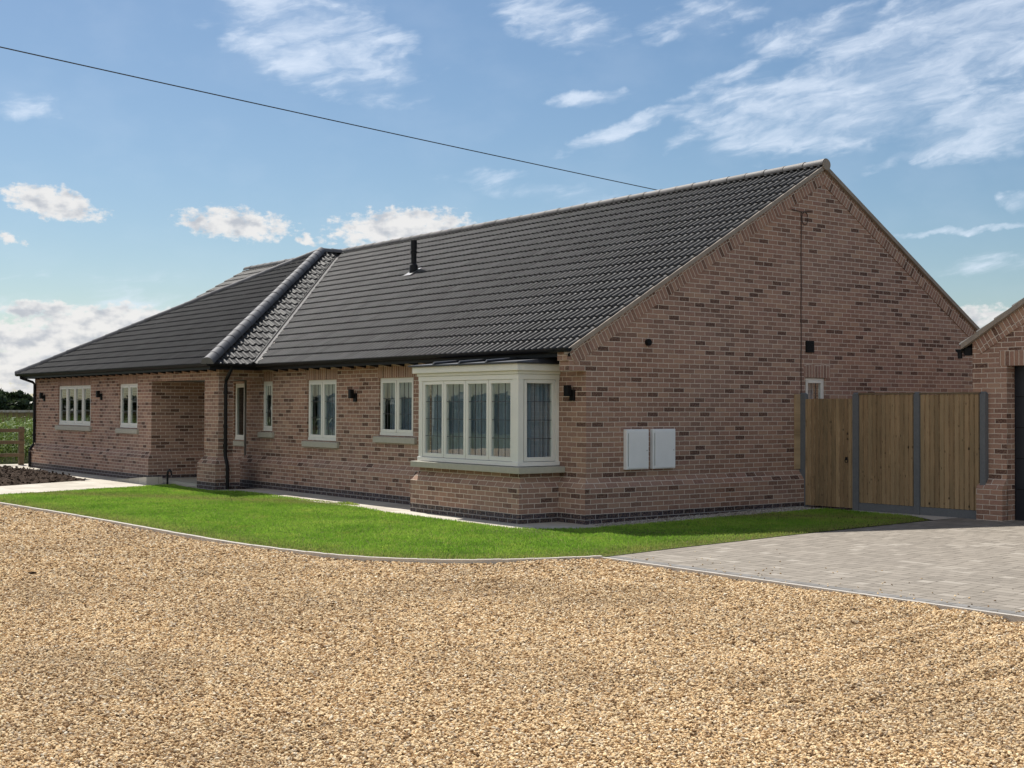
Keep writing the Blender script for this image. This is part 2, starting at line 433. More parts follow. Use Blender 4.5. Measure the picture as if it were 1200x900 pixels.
# porch slab and ceiling, dark inside lining
b_ = MB(); b_.box(-.69, .29, 11.36, 13.88, -.05, .07); b_.box(-1.0, -.69, 11.24, 13.88, -.05, .068); b_.build('porch_floor', 'stone', house)
b_ = MB(); b_.poly([(WX+.215, WY0+.215, 2.285), (.3, WY0+.215, 2.285), (.3, 14, 2.285), (WX+.215, 14, 2.285)])
b_.build('porch_ceiling', 'plaster', house)
# rooms behind the windows (back wall and floor)
b_ = MB(); b_.poly([(3.8, .1, 0), (3.8, 22.3, 0), (3.8, 22.3, 2.58), (3.8, .1, 2.58)])
b_.poly([(.12, .1, .16), (3.8, .1, .16), (3.8, 22.3, .16), (.12, 22.3, .16)])
b_.poly([(.02, .1, 2.58), (3.8, .1, 2.58), (3.8, 22.3, 2.58), (-.98, 22.3, 2.58), (-.98, 14.1, 2.58), (.02, 14.1, 2.58)])
for y in (6.6, 9.4, 11.4, 14.1, 17.0): b_.poly([(.02, y, .16), (3.8, y, .16), (3.8, y, 2.58), (.02, y, 2.58)])
b_.build('inside_wall', 'plaster', house)

# windows -------------------------------------------------
def curtain(axis, c, a, b, z0, z1, parent, gap=None, fold=.085):
    m = MB(); n = int((b-a)/.012); pts = []
    ph = random.random()*6
    for i in range(n+1):
        u = a+(b-a)*i/n
        o = .038*math.sin(u*2*math.pi/fold+ph+1.3*math.sin(u*5+ph)) + .010*math.sin(u*97+ph)
        pts.append((u, c+o))
    P = (lambda u, o, z: (o, u, z)) if axis == 0 else (lambda u, o, z: (u, o, z))
    for (u, o), (u2, o2) in zip(pts, pts[1:]):
        mid = (u+u2)/2
        if gap and gap[0] < mid < gap[1]: continue
        m.poly([P(u, o, z0), P(u2, o2, z0), P(u2, o2, z1), P(u, o, z1)], [(0, 0)]*4)
    return m.build('curtain', 'voile', parent, smooth=True)

def window(parent, axis, c, a, b, z0, z1, lights, cols=3, rows=3, curt=True, sill=True, rec=.035, name='window', label=None, sillext=(.12, .12), lead=True):
    """frame in a wall opening: plane axis=c, opening a..b, z0..z1; outside is the negative side"""
    B = (lambda m, u0, u1, o0, o1, za, zb: m.box(c+o0, c+o1, u0, u1, za, zb)) if axis == 0 else (lambda m, u0, u1, o0, o1, za, zb: m.box(u0, u1, c+o0, c+o1, za, zb))
    fr = MB(); t = .045; o0, o1 = rec, rec+.07
    B(fr, a+.002, a+t, o0, o1, z0+.06, z1-.002); B(fr, b-t, b-.002, o0, o1, z0+.06, z1-.002)
    B(fr, a+t, b-t, o0, o1, z1-t, z1-.002); B(fr, a+.002, b-.002, o0-.012, o1, z0+.006, z0+.06)
    n = lights; w = (b-a-2*t)/n
    for i in range(1, n): B(fr, a+t+w*i-.018, a+t+w*i+.018, o0, o1, z0+.06, z1-t)
    wf = fr.build(name, 'frame', parent, bevel=.004)
    if label: wf['label'] = label
    for i in range(n):
        sa = MB(); gl = MB(); le = MB()
        p, q = a+t+w*i+(.018 if i else 0)+.003, a+t+w*(i+1)-(.018 if i < n-1 else 0)-.003
        zz0, zz1 = z0+.063, z1-t-.003; k = .042
        B(sa, p, p+k, o0-.012, o1-.02, zz0, zz1); B(sa, q-k, q, o0-.012, o1-.02, zz0, zz1)
        B(sa, p+k, q-k, o0-.012, o1-.02, zz0, zz0+k+.012); B(sa, p+k, q-k, o0-.012, o1-.02, zz1-k, zz1)
        P = (lambda u, z, o: (c+o, u, z)) if axis == 0 else (lambda u, z, o: (u, c+o, z))
        og = o0+.014; u0, u1, v0, v1 = p+k, q-k, zz0+k+.012, zz1-k
        gl.poly([P(u0, v0, og), P(u1, v0, og), P(u1, v1, og), P(u0, v1, og)])
        if lead:
            for j in range(1, cols): x = u0+(u1-u0)*j/cols; B(le, x-.0045, x+.0045, og-.004, og+.003, v0, v1)
            for j in range(1, rows):
                z = v0+(v1-v0)*j/rows; B(le, u0, u1, og-.0048, og+.0022, z-.0045, z+.0045)
                if cols == 1 and j < rows-1: le.build('leading', 'came', wf); le = MB()
        sa.build('sash', 'frame', wf, bevel=.003); gl.build('pane', 'glass', wf)
        if lead: le.build('leading', 'came', wf)
    if curt: curtain(axis, c+.24, a+.03, b-.03, z0+.05, z1-.02, wf)
    if sill:
        si = MB()
        e0, e1 = sillext
        if axis == 0: si.prism([(c+.10, a-e0, z0+.004), (c-.055, a-e0, z0-.020), (c-.055, a-e0, z0-.125), (c+.10, a-e0, z0-.125)], (0, b-a+e0+e1, 0))
        else: si.prism([(a-e0, c+.10, z0+.004), (a-e0, c-.055, z0-.020), (a-e0, c-.055, z0-.125), (a-e0, c+.10, z0-.125)], (b-a+e0+e1, 0, 0))
        si.build('sill', 'stone', wf, bevel=.006)
    return wf
window(house, 0, 0, *w3, 2, label='two light cream window beside the bay')
window(house, 0, 0, *w2, 2, label='two light cream window in the middle of the front')
window(house, 0, 0, *w1, 1, label='narrow single cream window beside the porch', sillext=(.1, .1))
window(house, 0, WX, *wA, 4, cols=1, rows=3, curt=False, label='four light cream window at the far end', sillext=(.1, .1))
window(house, 0, WX, *wB, 2, cols=1, rows=3, curt=False, label='two light cream window between the wall light and porch', sillext=(.1, .1))
window(house, 0, .3, *ws, 1, curt=False, lead=False, name='sidelight', label='narrow dark window inside the porch')
window(house, 1, 0, *gw, 1, label='small cream window in the gable wall above the gate')
d_ = MB(); d_.box(.35, .40, 12.72, 13.66, .10, 2.22); fd = d_.build('front_door', 'greydoor', house, bevel=.004)
d_ = MB(); d_.tube([(.33, 12.82, 1.0), (.31, 12.82, 1.02), (.31, 12.95, 1.02)], .011); d_.build('handle', 'black', fd)

# bay window ------------------------------------------------
by0, by1, bx = .62, 3.28, -.78
bay = MB()
bay.box(bx-.005, bx+.10, by0-.005, by0+.14, .86, 2.20); bay.box(bx-.005, bx+.10, by1-.10, by1+.005, .86, 2.20)
for yy in (by0, by1-.07): bay.box(-.07, -.003, yy, yy+.07, .86, 2.20)
bay.box(bx-.02, -.003, by0-.02, by1+.02, .842, .905)
bay.box(bx-.01, -.003, by0-.01, by1+.01, 2.13, 2.205)
bw = bay.build('bay_window', 'frame', house, bevel=.005); bw['label'] = 'large projecting cream bay window with four front lights'
s1 = MB(); s1.prism([(.0-.004, by0-.15, .835), (bx-.10, by0-.15, .835), (bx-.10, by1+.10, .835), (-.004, by1+.10, .835)], (0, 0, -.095)); s1.build('bay_sill', 'stone', bw, bevel=.008)
s1 = MB()
for za, zb, e in ((2.207, 2.255, .030), (2.255, 2.36, .085)): s1.box(bx-e, -.003, by0-e, by1+e, za, zb)
s1.build('cornice', 'frame', bw, bevel=.008)
def sash_front(u0, u1, z0, z1, xx, ax):
    Bx = (lambda m, p, q, o0, o1, za, zb: m.box(xx+o0, xx+o1, p, q, za, zb)) if ax == 0 else (lambda m, p, q, o0, o1, za, zb: m.box(p, q, xx+o0, xx+o1, za, zb))
    kk = .052; gl, sa, le = MB(), MB(), MB()
    Bx(sa, u0, u0+kk, -.015, .05, z0, z1); Bx(sa, u1-kk, u1, -.015, .05, z0, z1)
    Bx(sa, u0+kk, u1-kk, -.015, .05, z0, z0+kk+.01); Bx(sa, u0+kk, u1-kk, -.015, .05, z1-kk, z1)
    a, b, d, e = u0+kk, u1-kk, z0+kk+.01, z1-kk
    P = (lambda u, z: (xx+.015, u, z)) if ax == 0 else (lambda u, z: (u, xx+.015, z))
    gl.poly([P(a, d), P(b, d), P(b, e), P(a, e)])
    for j in (1, 2): x = a+(b-a)*j/3; Bx(le, x-.0045, x+.0045, .010, .018, d, e)
    for j in (1, 2, 3): z = d+(e-d)*j/4; Bx(le, a, b, .0092, .0172, z-.0045, z+.0045)
    sa.build('sash', 'frame', bw, bevel=.003); gl.build('pane', 'glass', bw); le.build('leading', 'came', bw)
fw = (by1-.10-(by0+.14))/4
for i in range(4): sash_front(by0+.14+fw*i+.006, by0+.14+fw*(i+1)-.006, .912, 2.125, bx+.02, 0)
for i in range(1, 4):
    mu = MB(); mu.box(bx+.025, bx+.10, by0+.14+fw*i-.0055, by0+.14+fw*i+.0055, .91, 2.13); mu.build('mullion', 'frame', bw)
sash_front(bx+.115, -.075, .912, 2.125, by0+.02, 1)
sash_front(bx+.115, -.075, .912, 2.125, by1-.05, 1)
curtain(0, bx+.19, by0+.16, by1-.12, .90, 2.12, bw)
curtain(1, by0+.14, bx+.14, -.02, .90, 2.12, bw)
# dark lead roof with rolls
lr = MB()
xe, ye0, ye1 = bx-.135, by0-.135, by1+.135
lr.poly([(xe, ye0, 2.385), (xe, ye1, 2.385), (-.003, ye1-.10, 2.475), (-.003, ye0+.10, 2.475)])
lr.poly([(xe, ye0, 2.385), (-.003, ye0+.10, 2.475), (-.003, ye0, 2.362)]); lr.poly([(xe, ye1, 2.385), (-.003, ye1, 2.362), (-.003, ye1-.10, 2.475)])
lr.poly([(xe, ye0, 2.362), (xe, ye1, 2.362), (xe, ye1, 2.385), (xe, ye0, 2.385)]); lr.poly([(xe, ye0, 2.362), (-.003, ye0, 2.362), (xe, ye0, 2.385)])
lr.poly([(xe, ye0, 2.3615), (-.003, ye0, 2.3615), (-.003, ye1, 2.3615), (xe, ye1, 2.3615)])
lr.build('lead_roof', 'lead', bw)
for y in (1.24, 1.95, 2.66):
    q = MB(); q.tube([(xe-.004, y, 2.378), (xe+.012, y, 2.408), (-.01, y+.0, 2.490)], .022, 8); q.build('lead_roll', 'lead', bw)

# eaves: fascia, gutter, rafter feet ------------------------
def gutter(parent, A, B, out):
    A, B, out = Vector(A), Vector(B), Vector(out); m = MB(); r = .058; seg = 8
    for inn, rr in ((0, r), (1, r-.006)):
        ra = [[p + out*(rr*math.cos(t)) + Vector((0, 0, -rr*math.sin(t))) for t in [math.pi*k/seg for k in range(seg+1)]] for p in (A, B)]
        for k_ in range(seg): m.poly([ra[0][k_], ra[0][k_+1], ra[1][k_+1], ra[1][k_]], [(0, 0)]*4)
    for p in (A, B): m.poly([p + out*(r*math.cos(t)) + Vector((0, 0, -r*math.sin(t))) for t in [math.pi*k/seg for k in range(seg+1)]], [(0, 0)]*(seg+1))
    d = (B-A); n = int(d.length/2.0); d.normalize()
    for i in range(n+1):   # union clips
        c = A + d*(.3+i*2.0); rr = r+.006
        for w_ in (0,):
            ra = [[p + out*(rr*math.cos(t)) + Vector((0, 0, -rr*math.sin(t)+.004)) for t in [math.pi*k/seg for k in range(seg+1)]] for p in (c, c+d*.06)]
            for k_ in range(seg): m.poly([ra[0][k_], ra[0][k_+1], ra[1][k_+1], ra[1][k_]], [(0, 0)]*4)
    return m.build('gutter', 'black', parent)
fa = MB()
fa.box(XE, XE+.02, -.03, 10.15, 2.455, 2.60)
fa.box(-1.37, -1.35, 10.08, 22.64, 2.455, 2.60)
fa.box(-1.35, XE, 10.08, 10.10, 2.455, 2.60)
fa.box(-1.35, W, 22.62, 22.64, 2.455, 2.60)
fa.build('fascia', 'black', house)
so = MB(); so.box(XE+.02, -.02, .22, 10.44, 2.545, 2.56); so.box(-1.35, WX-.006, 10.10, 22.62, 2.545, 2.56); so.box(WX, -.006, 10.10, 10.43, 2.545, 2.56)
so.box(WX-.006, W, 22.43, 22.62, 2.545, 2.56); so.build('soffit', 'black', house)
gutter(house, (XE-.062, -.10, 2.575), (XE-.062, 10.03, 2.575), (-1, 0, 0))
gutter(house, (-1.432, 10.00, 2.575), (-1.432, 22.70, 2.575), (-1, 0, 0))
gutter(house, (-1.40, 10.018, 2.5752), (-.42, 10.018, 2.5752), (0, -1, 0))
for i in range(23):
    y = .55+i*.44
    if y < 10.0 and not (.5 < y < 3.4): rf = MB(); rf.prism([(-.004, y, 2.43), (-.33, y, 2.49), (-.33, y, 2.54), (-.004, y, 2.54)], (0, .05, 0)); rf.build('rafter_foot', 'black', house)
for i in range(27): rf = MB(); rf.prism([(WX-.004, 10.55+i*.44, 2.43), (-1.345, 10.55+i*.44, 2.49), (-1.345, 10.55+i*.44, 2.54), (WX-.004, 10.55+i*.44, 2.54)], (0, .05, 0)); rf.build('rafter_foot', 'black', house)

# downpipes --------------------------------------------------
def pipe(pts, parent, name='downpipe'):
    m = MB(); m.tube(pts, .036, 12)
    P = [Vector(p) for p in pts]
    for z in (2.0, 1.3, .9):
        for a, b in zip(P, P[1:]):
            if min(a.z, b.z) < z < max(a.z, b.z): t = (z-a.z)/(b.z-a.z); c = a.lerp(b, t); m.tube([c-Vector((0, 0, .03)), c+Vector((0, 0, .03))], .045, 10)
    return m.build(name, 'black', parent, smooth=False)
pipe([(-.93, 10.02, 2.52), (-.93, 10.04, 2.46), (-.89, 10.26, 2.33), (-.88, 10.38, 2.24), (-.88, 10.395, 2.15), (-.88, 10.395, .72), (-.88, 10.38, .66), (-.88, 10.29, .50), (-.88, 10.285, .42), (-.88, 10.285, .02)], house)
pipe([(-1.43, 22.35, 2.52), (-1.43, 22.35, 2.47), (-1.12, 22.3, 2.36), (-1.065, 22.3, 2.30), (-1.065, 22.3, .70), (-1.08, 22.3, .64), (-1.175, 22.3, .50), (-1.18, 22.3, .44), (-1.18, 22.3, .02)], house)

# wall lamps -------------------------------------------------
def lamp(x, y, z, label):
    m = MB(); m.box(x-.035, x-.001, y-.055, y+.045, z-.115, z+.045); l = m.build('wall_lamp', 'black', house, bevel=.004); l['label'] = label
    m = MB(); m.box(x-.13, x-.05, y-.02, y+.065, z-.05, z+.115); m.box(x-.052, x-.034, y-.01, y+.03, z-.03, z+.02); m.build('lamp_body', 'black', l, bevel=.004)
lamp(0, .30, 1.93, 'black wall light between the bay and the corner')
lamp(0, 6.64, 1.92, 'black wall light between two front windows')
lamp(WX, 17.18, 1.97, 'black wall light between the two far windows')
lamp(WX, 21.55, 1.95, 'black wall light beside the far corner')

# meter boxes, vents, cable on the gable -----------------------
def meter(x0, x1, lab):
    z0, z1 = .785, 1.39
    m = MB(); m.box(x0, x1, -.075, -.002, z0, z1); b = m.build('meter_box', 'white', house, bevel=.006); b['label'] = lab
    m = MB(); m.box(x0+.035, x1-.012, -.088, -.077, z0+.015, z1-.028); m.build('door', 'white', b, bevel=.004)
    m = MB(); m.tube([(x0+.028, -.082, z0+.05), (x0+.028, -.082, z1-.06)], .004, 6); m.build('hinge', 'hinge', b); m = MB(); m.tube([(x1-.05, -.086, (z0+z1)/2-.02), (x1-.05, -.094, (z0+z1)/2-.02)], .008, 8); m.build('lock', 'hinge', b)
meter(.735, 1.185, 'left hand white meter box on the gable'); meter(1.275, 1.745, 'right hand white meter box on the gable')
m = MB(); m.tube([(1.22, -.002, 2.71), (1.22, -.05, 2.71)], .052, 16); m.tube([(1.22, -.05, 2.71), (1.22, -.055, 2.71)], .040, 14); m.build('flue_outlet', 'black', house)
m = MB(); m.box(4.86, 5.06, -.022, -.002, 2.66, 2.86)
for i in range(6): m.box(4.87, 5.05, -.032, -.024, 2.675+i*.031, 2.69+i*.031)
m.build('air_vent', 'black', house)
m = MB(); pts = [(4.74+.004*math.sin(z*7), -.010, z) for z in np.linspace(5.04, .62, 40)]
m.tube(pts, .008, 6); m.tube([(4.50, -.018, 5.05), (4.74, -.020, 5.03), (5.02, -.018, 5.07)], .008, 6)
m.tube([(4.83+.075*math.cos(a), -.014, 4.93+.11*math.sin(a)) for a in np.linspace(.3, 6.4, 22)], .007, 6)
m.build('aerial_cable', 'rust', house)

# roof -------------------------------------------------------
roof = MB()
zz = -.055
HX, HY, HZ = 4.6, 16.36, 5.86
def pl4(*p): roof.poly(p)
pl4((XE, -.0, ZE+zz), (XR, -.0, ZR+zz), (XR, 22.25, ZR+zz), (XE, 22.25, ZE+zz))
pl4((2*XR-XE, 0, ZE+zz), (XR, 0, ZR+zz), (XR, 22.25, ZR+zz), (2*XR-XE, 22.25, ZE+zz))
pl4((-1.37, 10.1, ZE+zz), (HX, HY, HZ+zz), (-1.37, 22.62, ZE+zz))
pl4((-1.37, 10.1, ZE+zz), (HX, HY, HZ+zz), (XR, HY, HZ+zz), (XE, 10.1, ZE+zz))
pl4((-1.37, 22.62, ZE+zz), (HX, HY, HZ+zz), (XR, HY, HZ+zz), (W, 22.62, ZE+zz))
rf_ = roof.build('roof', 'felt', house)
S1 = (c30, 0, s30); sl = (XR-(-.42))/c30
vt = (.583/.515); V0 = Vector((XE, 10.1, 0))
tile_slope('roof_tiles', rf_, (-.42, -.055, ZE+TP*(-.07)-.03), (0, 1, 0), S1, 17.6, sl-.03, du=10,
           cuts=[((XE, 10.1-.085, 0), Vector((vt, -1, 0)))])
tile_slope('roof_tiles', rf_, (-.42, 14.0, ZE+TP*(-.07)-.03), (0, 1, 0), S1, 8.30, sl-.03, du=6,
           cuts=[((XE, 22.62+.03, 0), Vector((vt, 1, 0)))])
tile_slope('roof_tiles', rf_, (2*XR+.42, -.055, ZE+TP*(-.07)-.03), (0, 1, 0), (-c30, 0, s30), 22.35, sl-.03, du=4)
ta = (HZ-ZE)/(HX+1.37); ca = 1/math.sqrt(1+ta*ta)
tb = (HZ-ZE)/(HY-10.1); cb = 1/math.sqrt(1+tb*tb)
hd = Vector((HX+1.37, HY-10.1, 0)); hn = Vector((hd.y, -hd.x, 0))      # points to +x -y side
hd2 = Vector((HX+1.37, HY-22.62, 0)); hn2 = Vector((hd2.y, -hd2.x, 0)) # points to -x -y side
tile_slope('roof_tiles', rf_, (-1.44, 9.9, ZE-.07*ta-.03), (0, 1, 0), (ca, 0, ca*ta), 13.0, (HX+1.44)/ca, du=8, rh=.044,
           cuts=[((-1.37, 10.1, 0), -hn), ((-1.37, 22.62, 0), hn2)])
tile_slope('roof_tiles', rf_, (-1.5, 10.03, ZE-.07*tb-.03), (1, 0, 0), (0, cb, cb*tb), 6.9, (HY-10.03)/cb, du=10, rh=.034,
           cuts=[((-1.37, 10.1, 0), hn), ((XE-.085, 10.1, 0), Vector((-vt, 1, 0)))])
tile_slope('roof_tiles', rf_, (-1.5, 22.69, ZE-.07*tb-.03), (1, 0, 0), (0, -cb, cb*tb), 12.0, (22.69-HY)/cb, du=4,
           cuts=[((-1.37, 22.62, 0), -hn2), ((XR, HY, 0), Vector((1, 1, 0)).normalized()*-1 if False else Vector((0, 1, 0)))])
cap_run('ridge_tiles', rf_, (XR, -.085, ZR-.005), (XR, 22.35, ZR-.005), .102, 'ridge', .45)
cap_run('ridge_tiles', rf_, (HX-.05, HY, HZ+.005), (XR, HY, HZ+.005), .10, 'hip', .4)
cap_run('hip_tiles', rf_, (-1.47, 9.99, ZE-.03), (HX, HY, HZ+.005), .125, 'hip', .37, taper=.006)
cap_run('hip_tiles', rf_, (-1.43, 22.70, ZE-.03), (HX, HY, HZ+.005), .10, 'hip', .40)
m = MB(); m.tube([(XR, -.10, ZR-.01), (XR, -.08, ZR-.01)], .095, 20); m.build('ridge_end_mortar', 'verge', rf_)
# mortar edge of the ridge
m = MB()
A_, B_ = Vector((XE, 10.1, ZE)), Vector((5.2, 10.1+vt*(5.2-XE), ZE+TP*(5.2-XE)))
dv = (B_-A_).normalized(); sv = dv.cross(Vector((0, 0, 1))).normalized()
for s2, nm in ((-.05, 0), (.05, 0)):
    m.tube([A_+sv*s2+Vector((0, 0, .025)), B_+sv*s2+Vector((0, 0, .025))], .016, 6)
m.poly([A_-sv*.09+Vector((0, 0, .012)), A_+sv*.09+Vector((0, 0, .012)), B_+sv*.09+Vector((0, 0, .012)), B_-sv*.09+Vector((0, 0, .012))])
m.build('valley_gutter', 'tile', rf_)
m = MB(); vp = []; vr = []
for i in range(46):
    p = A_.lerp(B_, i/45*.34) + sv*(.085+random.uniform(-.012, .012)) + Vector((0, 0, .035)); vp.append(p); vr.append(random.uniform(.008, .030)*(1-i/70))
m.tube(vp, vr, 6)
m.build('valley_mortar', 'kerb', rf_)
# verge strips
for sgn, yv in ((1, 0), (-1, 0)):
    X = (lambda x: x) if sgn == 1 else (lambda x: 2*XR-x)
    m = MB()
    zt0 = lambda x: ZE+TP*(x-XE)
    P3 = [(X(-.42), yv-.075, zt0(-.42)+.0), (X(XR), yv-.075, zt0(XR)+.0), (X(XR), yv-.075, zt0(XR)-.075), (X(-.42), yv-.075, zt0(-.42)-.075)]
    if sgn < 0: P3 = P3[::-1]
    m.prism(P3, (0, .078, 0)); m.build('verge', 'verge', rf_)
m = MB(); m.prism([(-.42, 22.2, ZE-.04), (XR, 22.2, ZR), (XR, 22.2, ZR-.075), (-.42, 22.2, ZE-.115)], (0, .1, 0)); m.build('verge', 'verge', rf_)
# flue pipe
fx, fy = 3.17, 9.58; fzb = roofz(fx)
m = MB(); m.tube([(fx, fy, fzb-.10), (fx, fy, fzb+.17), (fx, fy, fzb+.21), (fx, fy, fzb+.68)], [.105, .09, .062, .062], 16)
fl = m.build('flue_pipe', 'black', house)
m = MB(); m.tube([(fx, fy, fzb+.52), (fx, fy, fzb+.72)], [.070, .070], 16); m.tube([(fx, fy, fzb+.44), (fx, fy, fzb+.48)], .080, 16); m.build('cowl', 'black', fl)
m = MB()
m.poly([(fx-.19, fy-.15, fzb-.19*TP+.05), (fx+.12, fy-.15, fzb+.12*TP+.05), (fx+.12, fy+.15, fzb+.12*TP+.05), (fx-.19, fy+.15, fzb-.19*TP+.05)])
m.build('lead_flashing', 'lead', fl)

# =================================================================== GARAGE
gx = 4.97; gb = .075
gar = thing('garage', 'brown brick garage with black door opening standing beside the timber fence', 'garage', (gx, -3.12, gb))
gy0, gy1 = -3.13, -9.13; gym = (gy0+gy1)/2; GE = 2.70; gzr = lambda y: GE + .60*(gy0+.15-y)
f = MB()
f.wall(0, gx, gy1, gy0, 0, 2.36, [(gy1+.55, -3.70, -.02, 2.355)], .20)
zc = lambda y: (GE + .60*(gy0+.15-y) if y > gym else GE + .60*(y-(gy1-.15))) - .05
f.poly([(gx, gy0, 2.36), (gx, gy1, 2.36), (gx, gy1, zc(gy1)), (gx, gym, zc(gym)), (gx, gy0, zc(gy0))])
f.wall(1, gy0, gx, gx+6.2, 0, zc(gy0)); f.wall(1, gy1, gx, gx+6.2, 0, zc(gy1)); f.wall(0, gx+6.2, gy1, gy0, 0, 2.7)
gw_ = f.build('brick_wall', 'brick', gar)
s_ = MB(); s_.box(gx-.004, gx+.02, gy1+.4, -3.58, 2.355, 2.58, lambda p: (p.z-2.355+.0075, p.y)); s_.build('soldier_course', 'soldier', gar)
k = MB(); cg = 1/math.sqrt(1+.36); sg = .6*cg
for sgn in (1, -1):
    Yf = (lambda t: gy0-t) if sgn == 1 else (lambda t: gy1+t)
    def uvr(p, sgn=sgn):
        t = (gy0-p.y) if sgn == 1 else (p.y-gy1)
        return (-t*sg + (p.z-GE)*cg + .30+.12, t*cg + (p.z-GE)*sg)
    hw = 3.0
    pts = [(Yf(-.01), zc(gy0)-.002+.0), (Yf(hw), zc(gym)-.002), (Yf(hw), zc(gym)-.245/cg), (Yf(.14), zc(gy0)+.14*.6-.245/cg)]
    P3 = [(gx-.014, y, z) for y, z in pts]
    k.prism(P3 if sgn == 1 else P3[::-1], (.012, 0, 0), uvr)
k.build('raked_brick_band', 'rake', gar)
# garage pillar plinths
def pil(ya, yb, pl):
    up, lo = MB(), MB(); o = .11
    bas = [(gx+.21, ya), (gx+.21, yb), (gx, yb), (gx, ya)]
    for j, (p, q) in enumerate((((gx, ya), (gx, yb)), ((gx, yb), (gx+.19, yb)))):
        pass
    # front block, side block, sloping top
    o = .125
    up.box(gx-o, gx+.012, ya, yb-.0, gb-.12, .545)
    up.poly([(gx-o, ya, .545), (gx-o, yb, .545), (gx, yb+.0, .70), (gx, ya, .70)])
    up.poly([(gx-o, yb, .545), (gx+.012, yb, .545), (gx, yb, .70)]); up.poly([(gx-o, ya, .545), (gx+.012, ya, .545), (gx, ya, .70)])
    up.build('plinth', 'brick', pl)
pil(-3.27, -3.70, gar); pil(gy1+.55, gy1-.06, gar)
d_ = MB(); d_.box(gx+.21, gx+.25, gy1+.55, -3.70, gb-.02, 2.355); gd = d_.build('garage_door', 'door', gar)
d_ = MB()
for i in range(1, 5): d_.box(gx+.205, gx+.2085, gy1+.57, -3.72, gb+i*.456-.006, gb+i*.456+.006)
d_.build('panel_groove', 'black', gd)
d_ = MB(); d_.box(gx+.18, gx+.205, -6.5, -6.3, gb+.9, gb+.93); d_.build('handle', 'hinge', gd)
r_ = MB()
r_.poly([(gx-.0, gy0+.14, GE-.045), (gx, gym, zc(gym)), (gx+6.3, gym, zc(gym)), (gx+6.3, gy0+.14, GE-.045)])
r_.poly([(gx-.0, gy1-.14, GE-.045), (gx, gym, zc(gym)), (gx+6.3, gym, zc(gym)), (gx+6.3, gy1-.14, GE-.045)])
gr = r_.build('roof', 'felt', gar)
Lg = (3.0+.17)/cg
tile_slope('roof_tiles', gr, (gx-.06, gy0+.17, GE-.02*.6-.03), (1, 0, 0), (0, -cg, sg), 6.36, Lg-.02, du=6)
tile_slope('roof_tiles', gr, (gx-.06, gy1-.17, GE-.02*.6-.03), (1, 0, 0), (0, cg, sg), 6.36, Lg-.02, du=4)
cap_run('ridge_tiles', gr, (gx-.08, gym, zc(gym)+.05), (gx+6.3, gym, zc(gym)+.05), .115, 'ridge', .45)
for sgn in (1, -1):
    Yf = (lambda t: gy0-t) if sgn == 1 else (lambda t: gy1+t)
    m = MB(); P3 = [(gx-.08, Yf(-.15), zc(gy0)-.15*.6+.05), (gx-.08, Yf(3.0), zc(gym)+.05), (gx-.08, Yf(3.0), zc(gym)-.03), (gx-.08, Yf(-.15), zc(gy0)-.15*.6-.03)]
    m.prism(P3 if sgn == 1 else P3[::-1], (.083, 0, 0)); m.build('verge', 'verge', gr)
m = MB(); m.box(gx-.03, gx+6.2, gy0+.115, gy0+.135, 2.54, 2.66); m.box(gx-.03, gx+.01, gy0+.003, gy0+.12, 2.52, 2.64); m.build('fascia', 'black', gar)
gutter(gar, (gx-.06, gy0+.20, 2.62), (gx+6.2, gy0+.20, 2.62), (0, 1, 0))
m = MB(); m.tube([(gx-.02, gy0+.21, 2.60), (gx-.02, gy0+.20, 2.48)], .034, 10); m.build('gutter_outlet', 'black', gar)

# =================================================================== FENCE + GATE
FX = 4.735
class SB(MB):     # fence line runs very slightly askew to the gable
    def build(s, *a, **k): s.v = [(x-.055*y, y, z) for x, y, z in s.v]; return MB.build(s, *a, **k)
def boards(m, y0, y1, zb, z1, x, step=.10, k0=0):
    n = round((y0-y1)/step); st = (y0-y1)/n
    for i in range(n):
        a = y0-i*st; b = a-st+.005
        j = random.uniform(-.004, .004); ix = k0+i*1.0
        P0 = [(x+.004, a, 0), (x-.024+j*.4, b, 0), (x+.010, b, 0), (x+.010, a, 0)]
        m.prism([(p[0], p[1], zb) for p in P0], (0, 0, z1+j-zb), lambda p, ix=ix, a=a, st=st: (ix + min(.99, max(.01, (a-p.y)/st)), p.z))
fen = thing('timber_fence', 'two bay closeboard timber fence with grey concrete posts between gate and garage', 'fence', (FX+.12, -2.2, 0))
gp = thing('gate_post', 'grey concrete gate post standing against the gable wall', 'post', (FX, -.07, 0))
for i, (a, b, par) in enumerate(((-.013, -.122, gp), (-1.065, -1.170, fen), (-2.19, -2.288, fen), (-3.31, -3.40, fen))):
    m = SB(); m.box(FX-.045, FX+.045, b, a, gz(FX)-.05, 1.945); m.prism([(FX-.045, b, 1.9452), (FX+.045, b, 1.9452), (FX+.02, b+.02, 1.975), (FX-.02, b+.02, 1.975)], (0, a-b-.02, 0))
    m.build('post_shaft' if i == 0 else 'concrete_post', 'concrete', par, bevel=.005)
m = SB(); m.box(FX-.17, FX-.047, -.034, -.006, .70, 1.950, lambda p: (.3, p.z)); m.build('timber_filler', 'board', gp)
for i, (a, b) in enumerate(((-1.172, -2.188), (-2.290, -3.308))):
    m = SB(); boards(m, a-.002, b+.014, .20, 1.935, FX-.015, .083, 20*i+3); m.build('board_panel', 'board', fen)
    m = SB(); m.box(FX-.04, FX+.03, b+.002, a-.002, 1.940, 1.965, lambda p: (.5, p.y)); m.build('capping_rail', 'rail', fen)
    m = SB(); m.box(FX-.025, FX+.025, b+.002, a-.002, -.02, .195); m.build('gravel_board', 'concrete', fen)
    for z in (.4, 1.05, 1.7): m = SB(); m.box(FX, FX+.04, b+.002, a-.002, z, z+.08, lambda p: (.5, p.y)); m.build('back_rail', 'rail', fen)
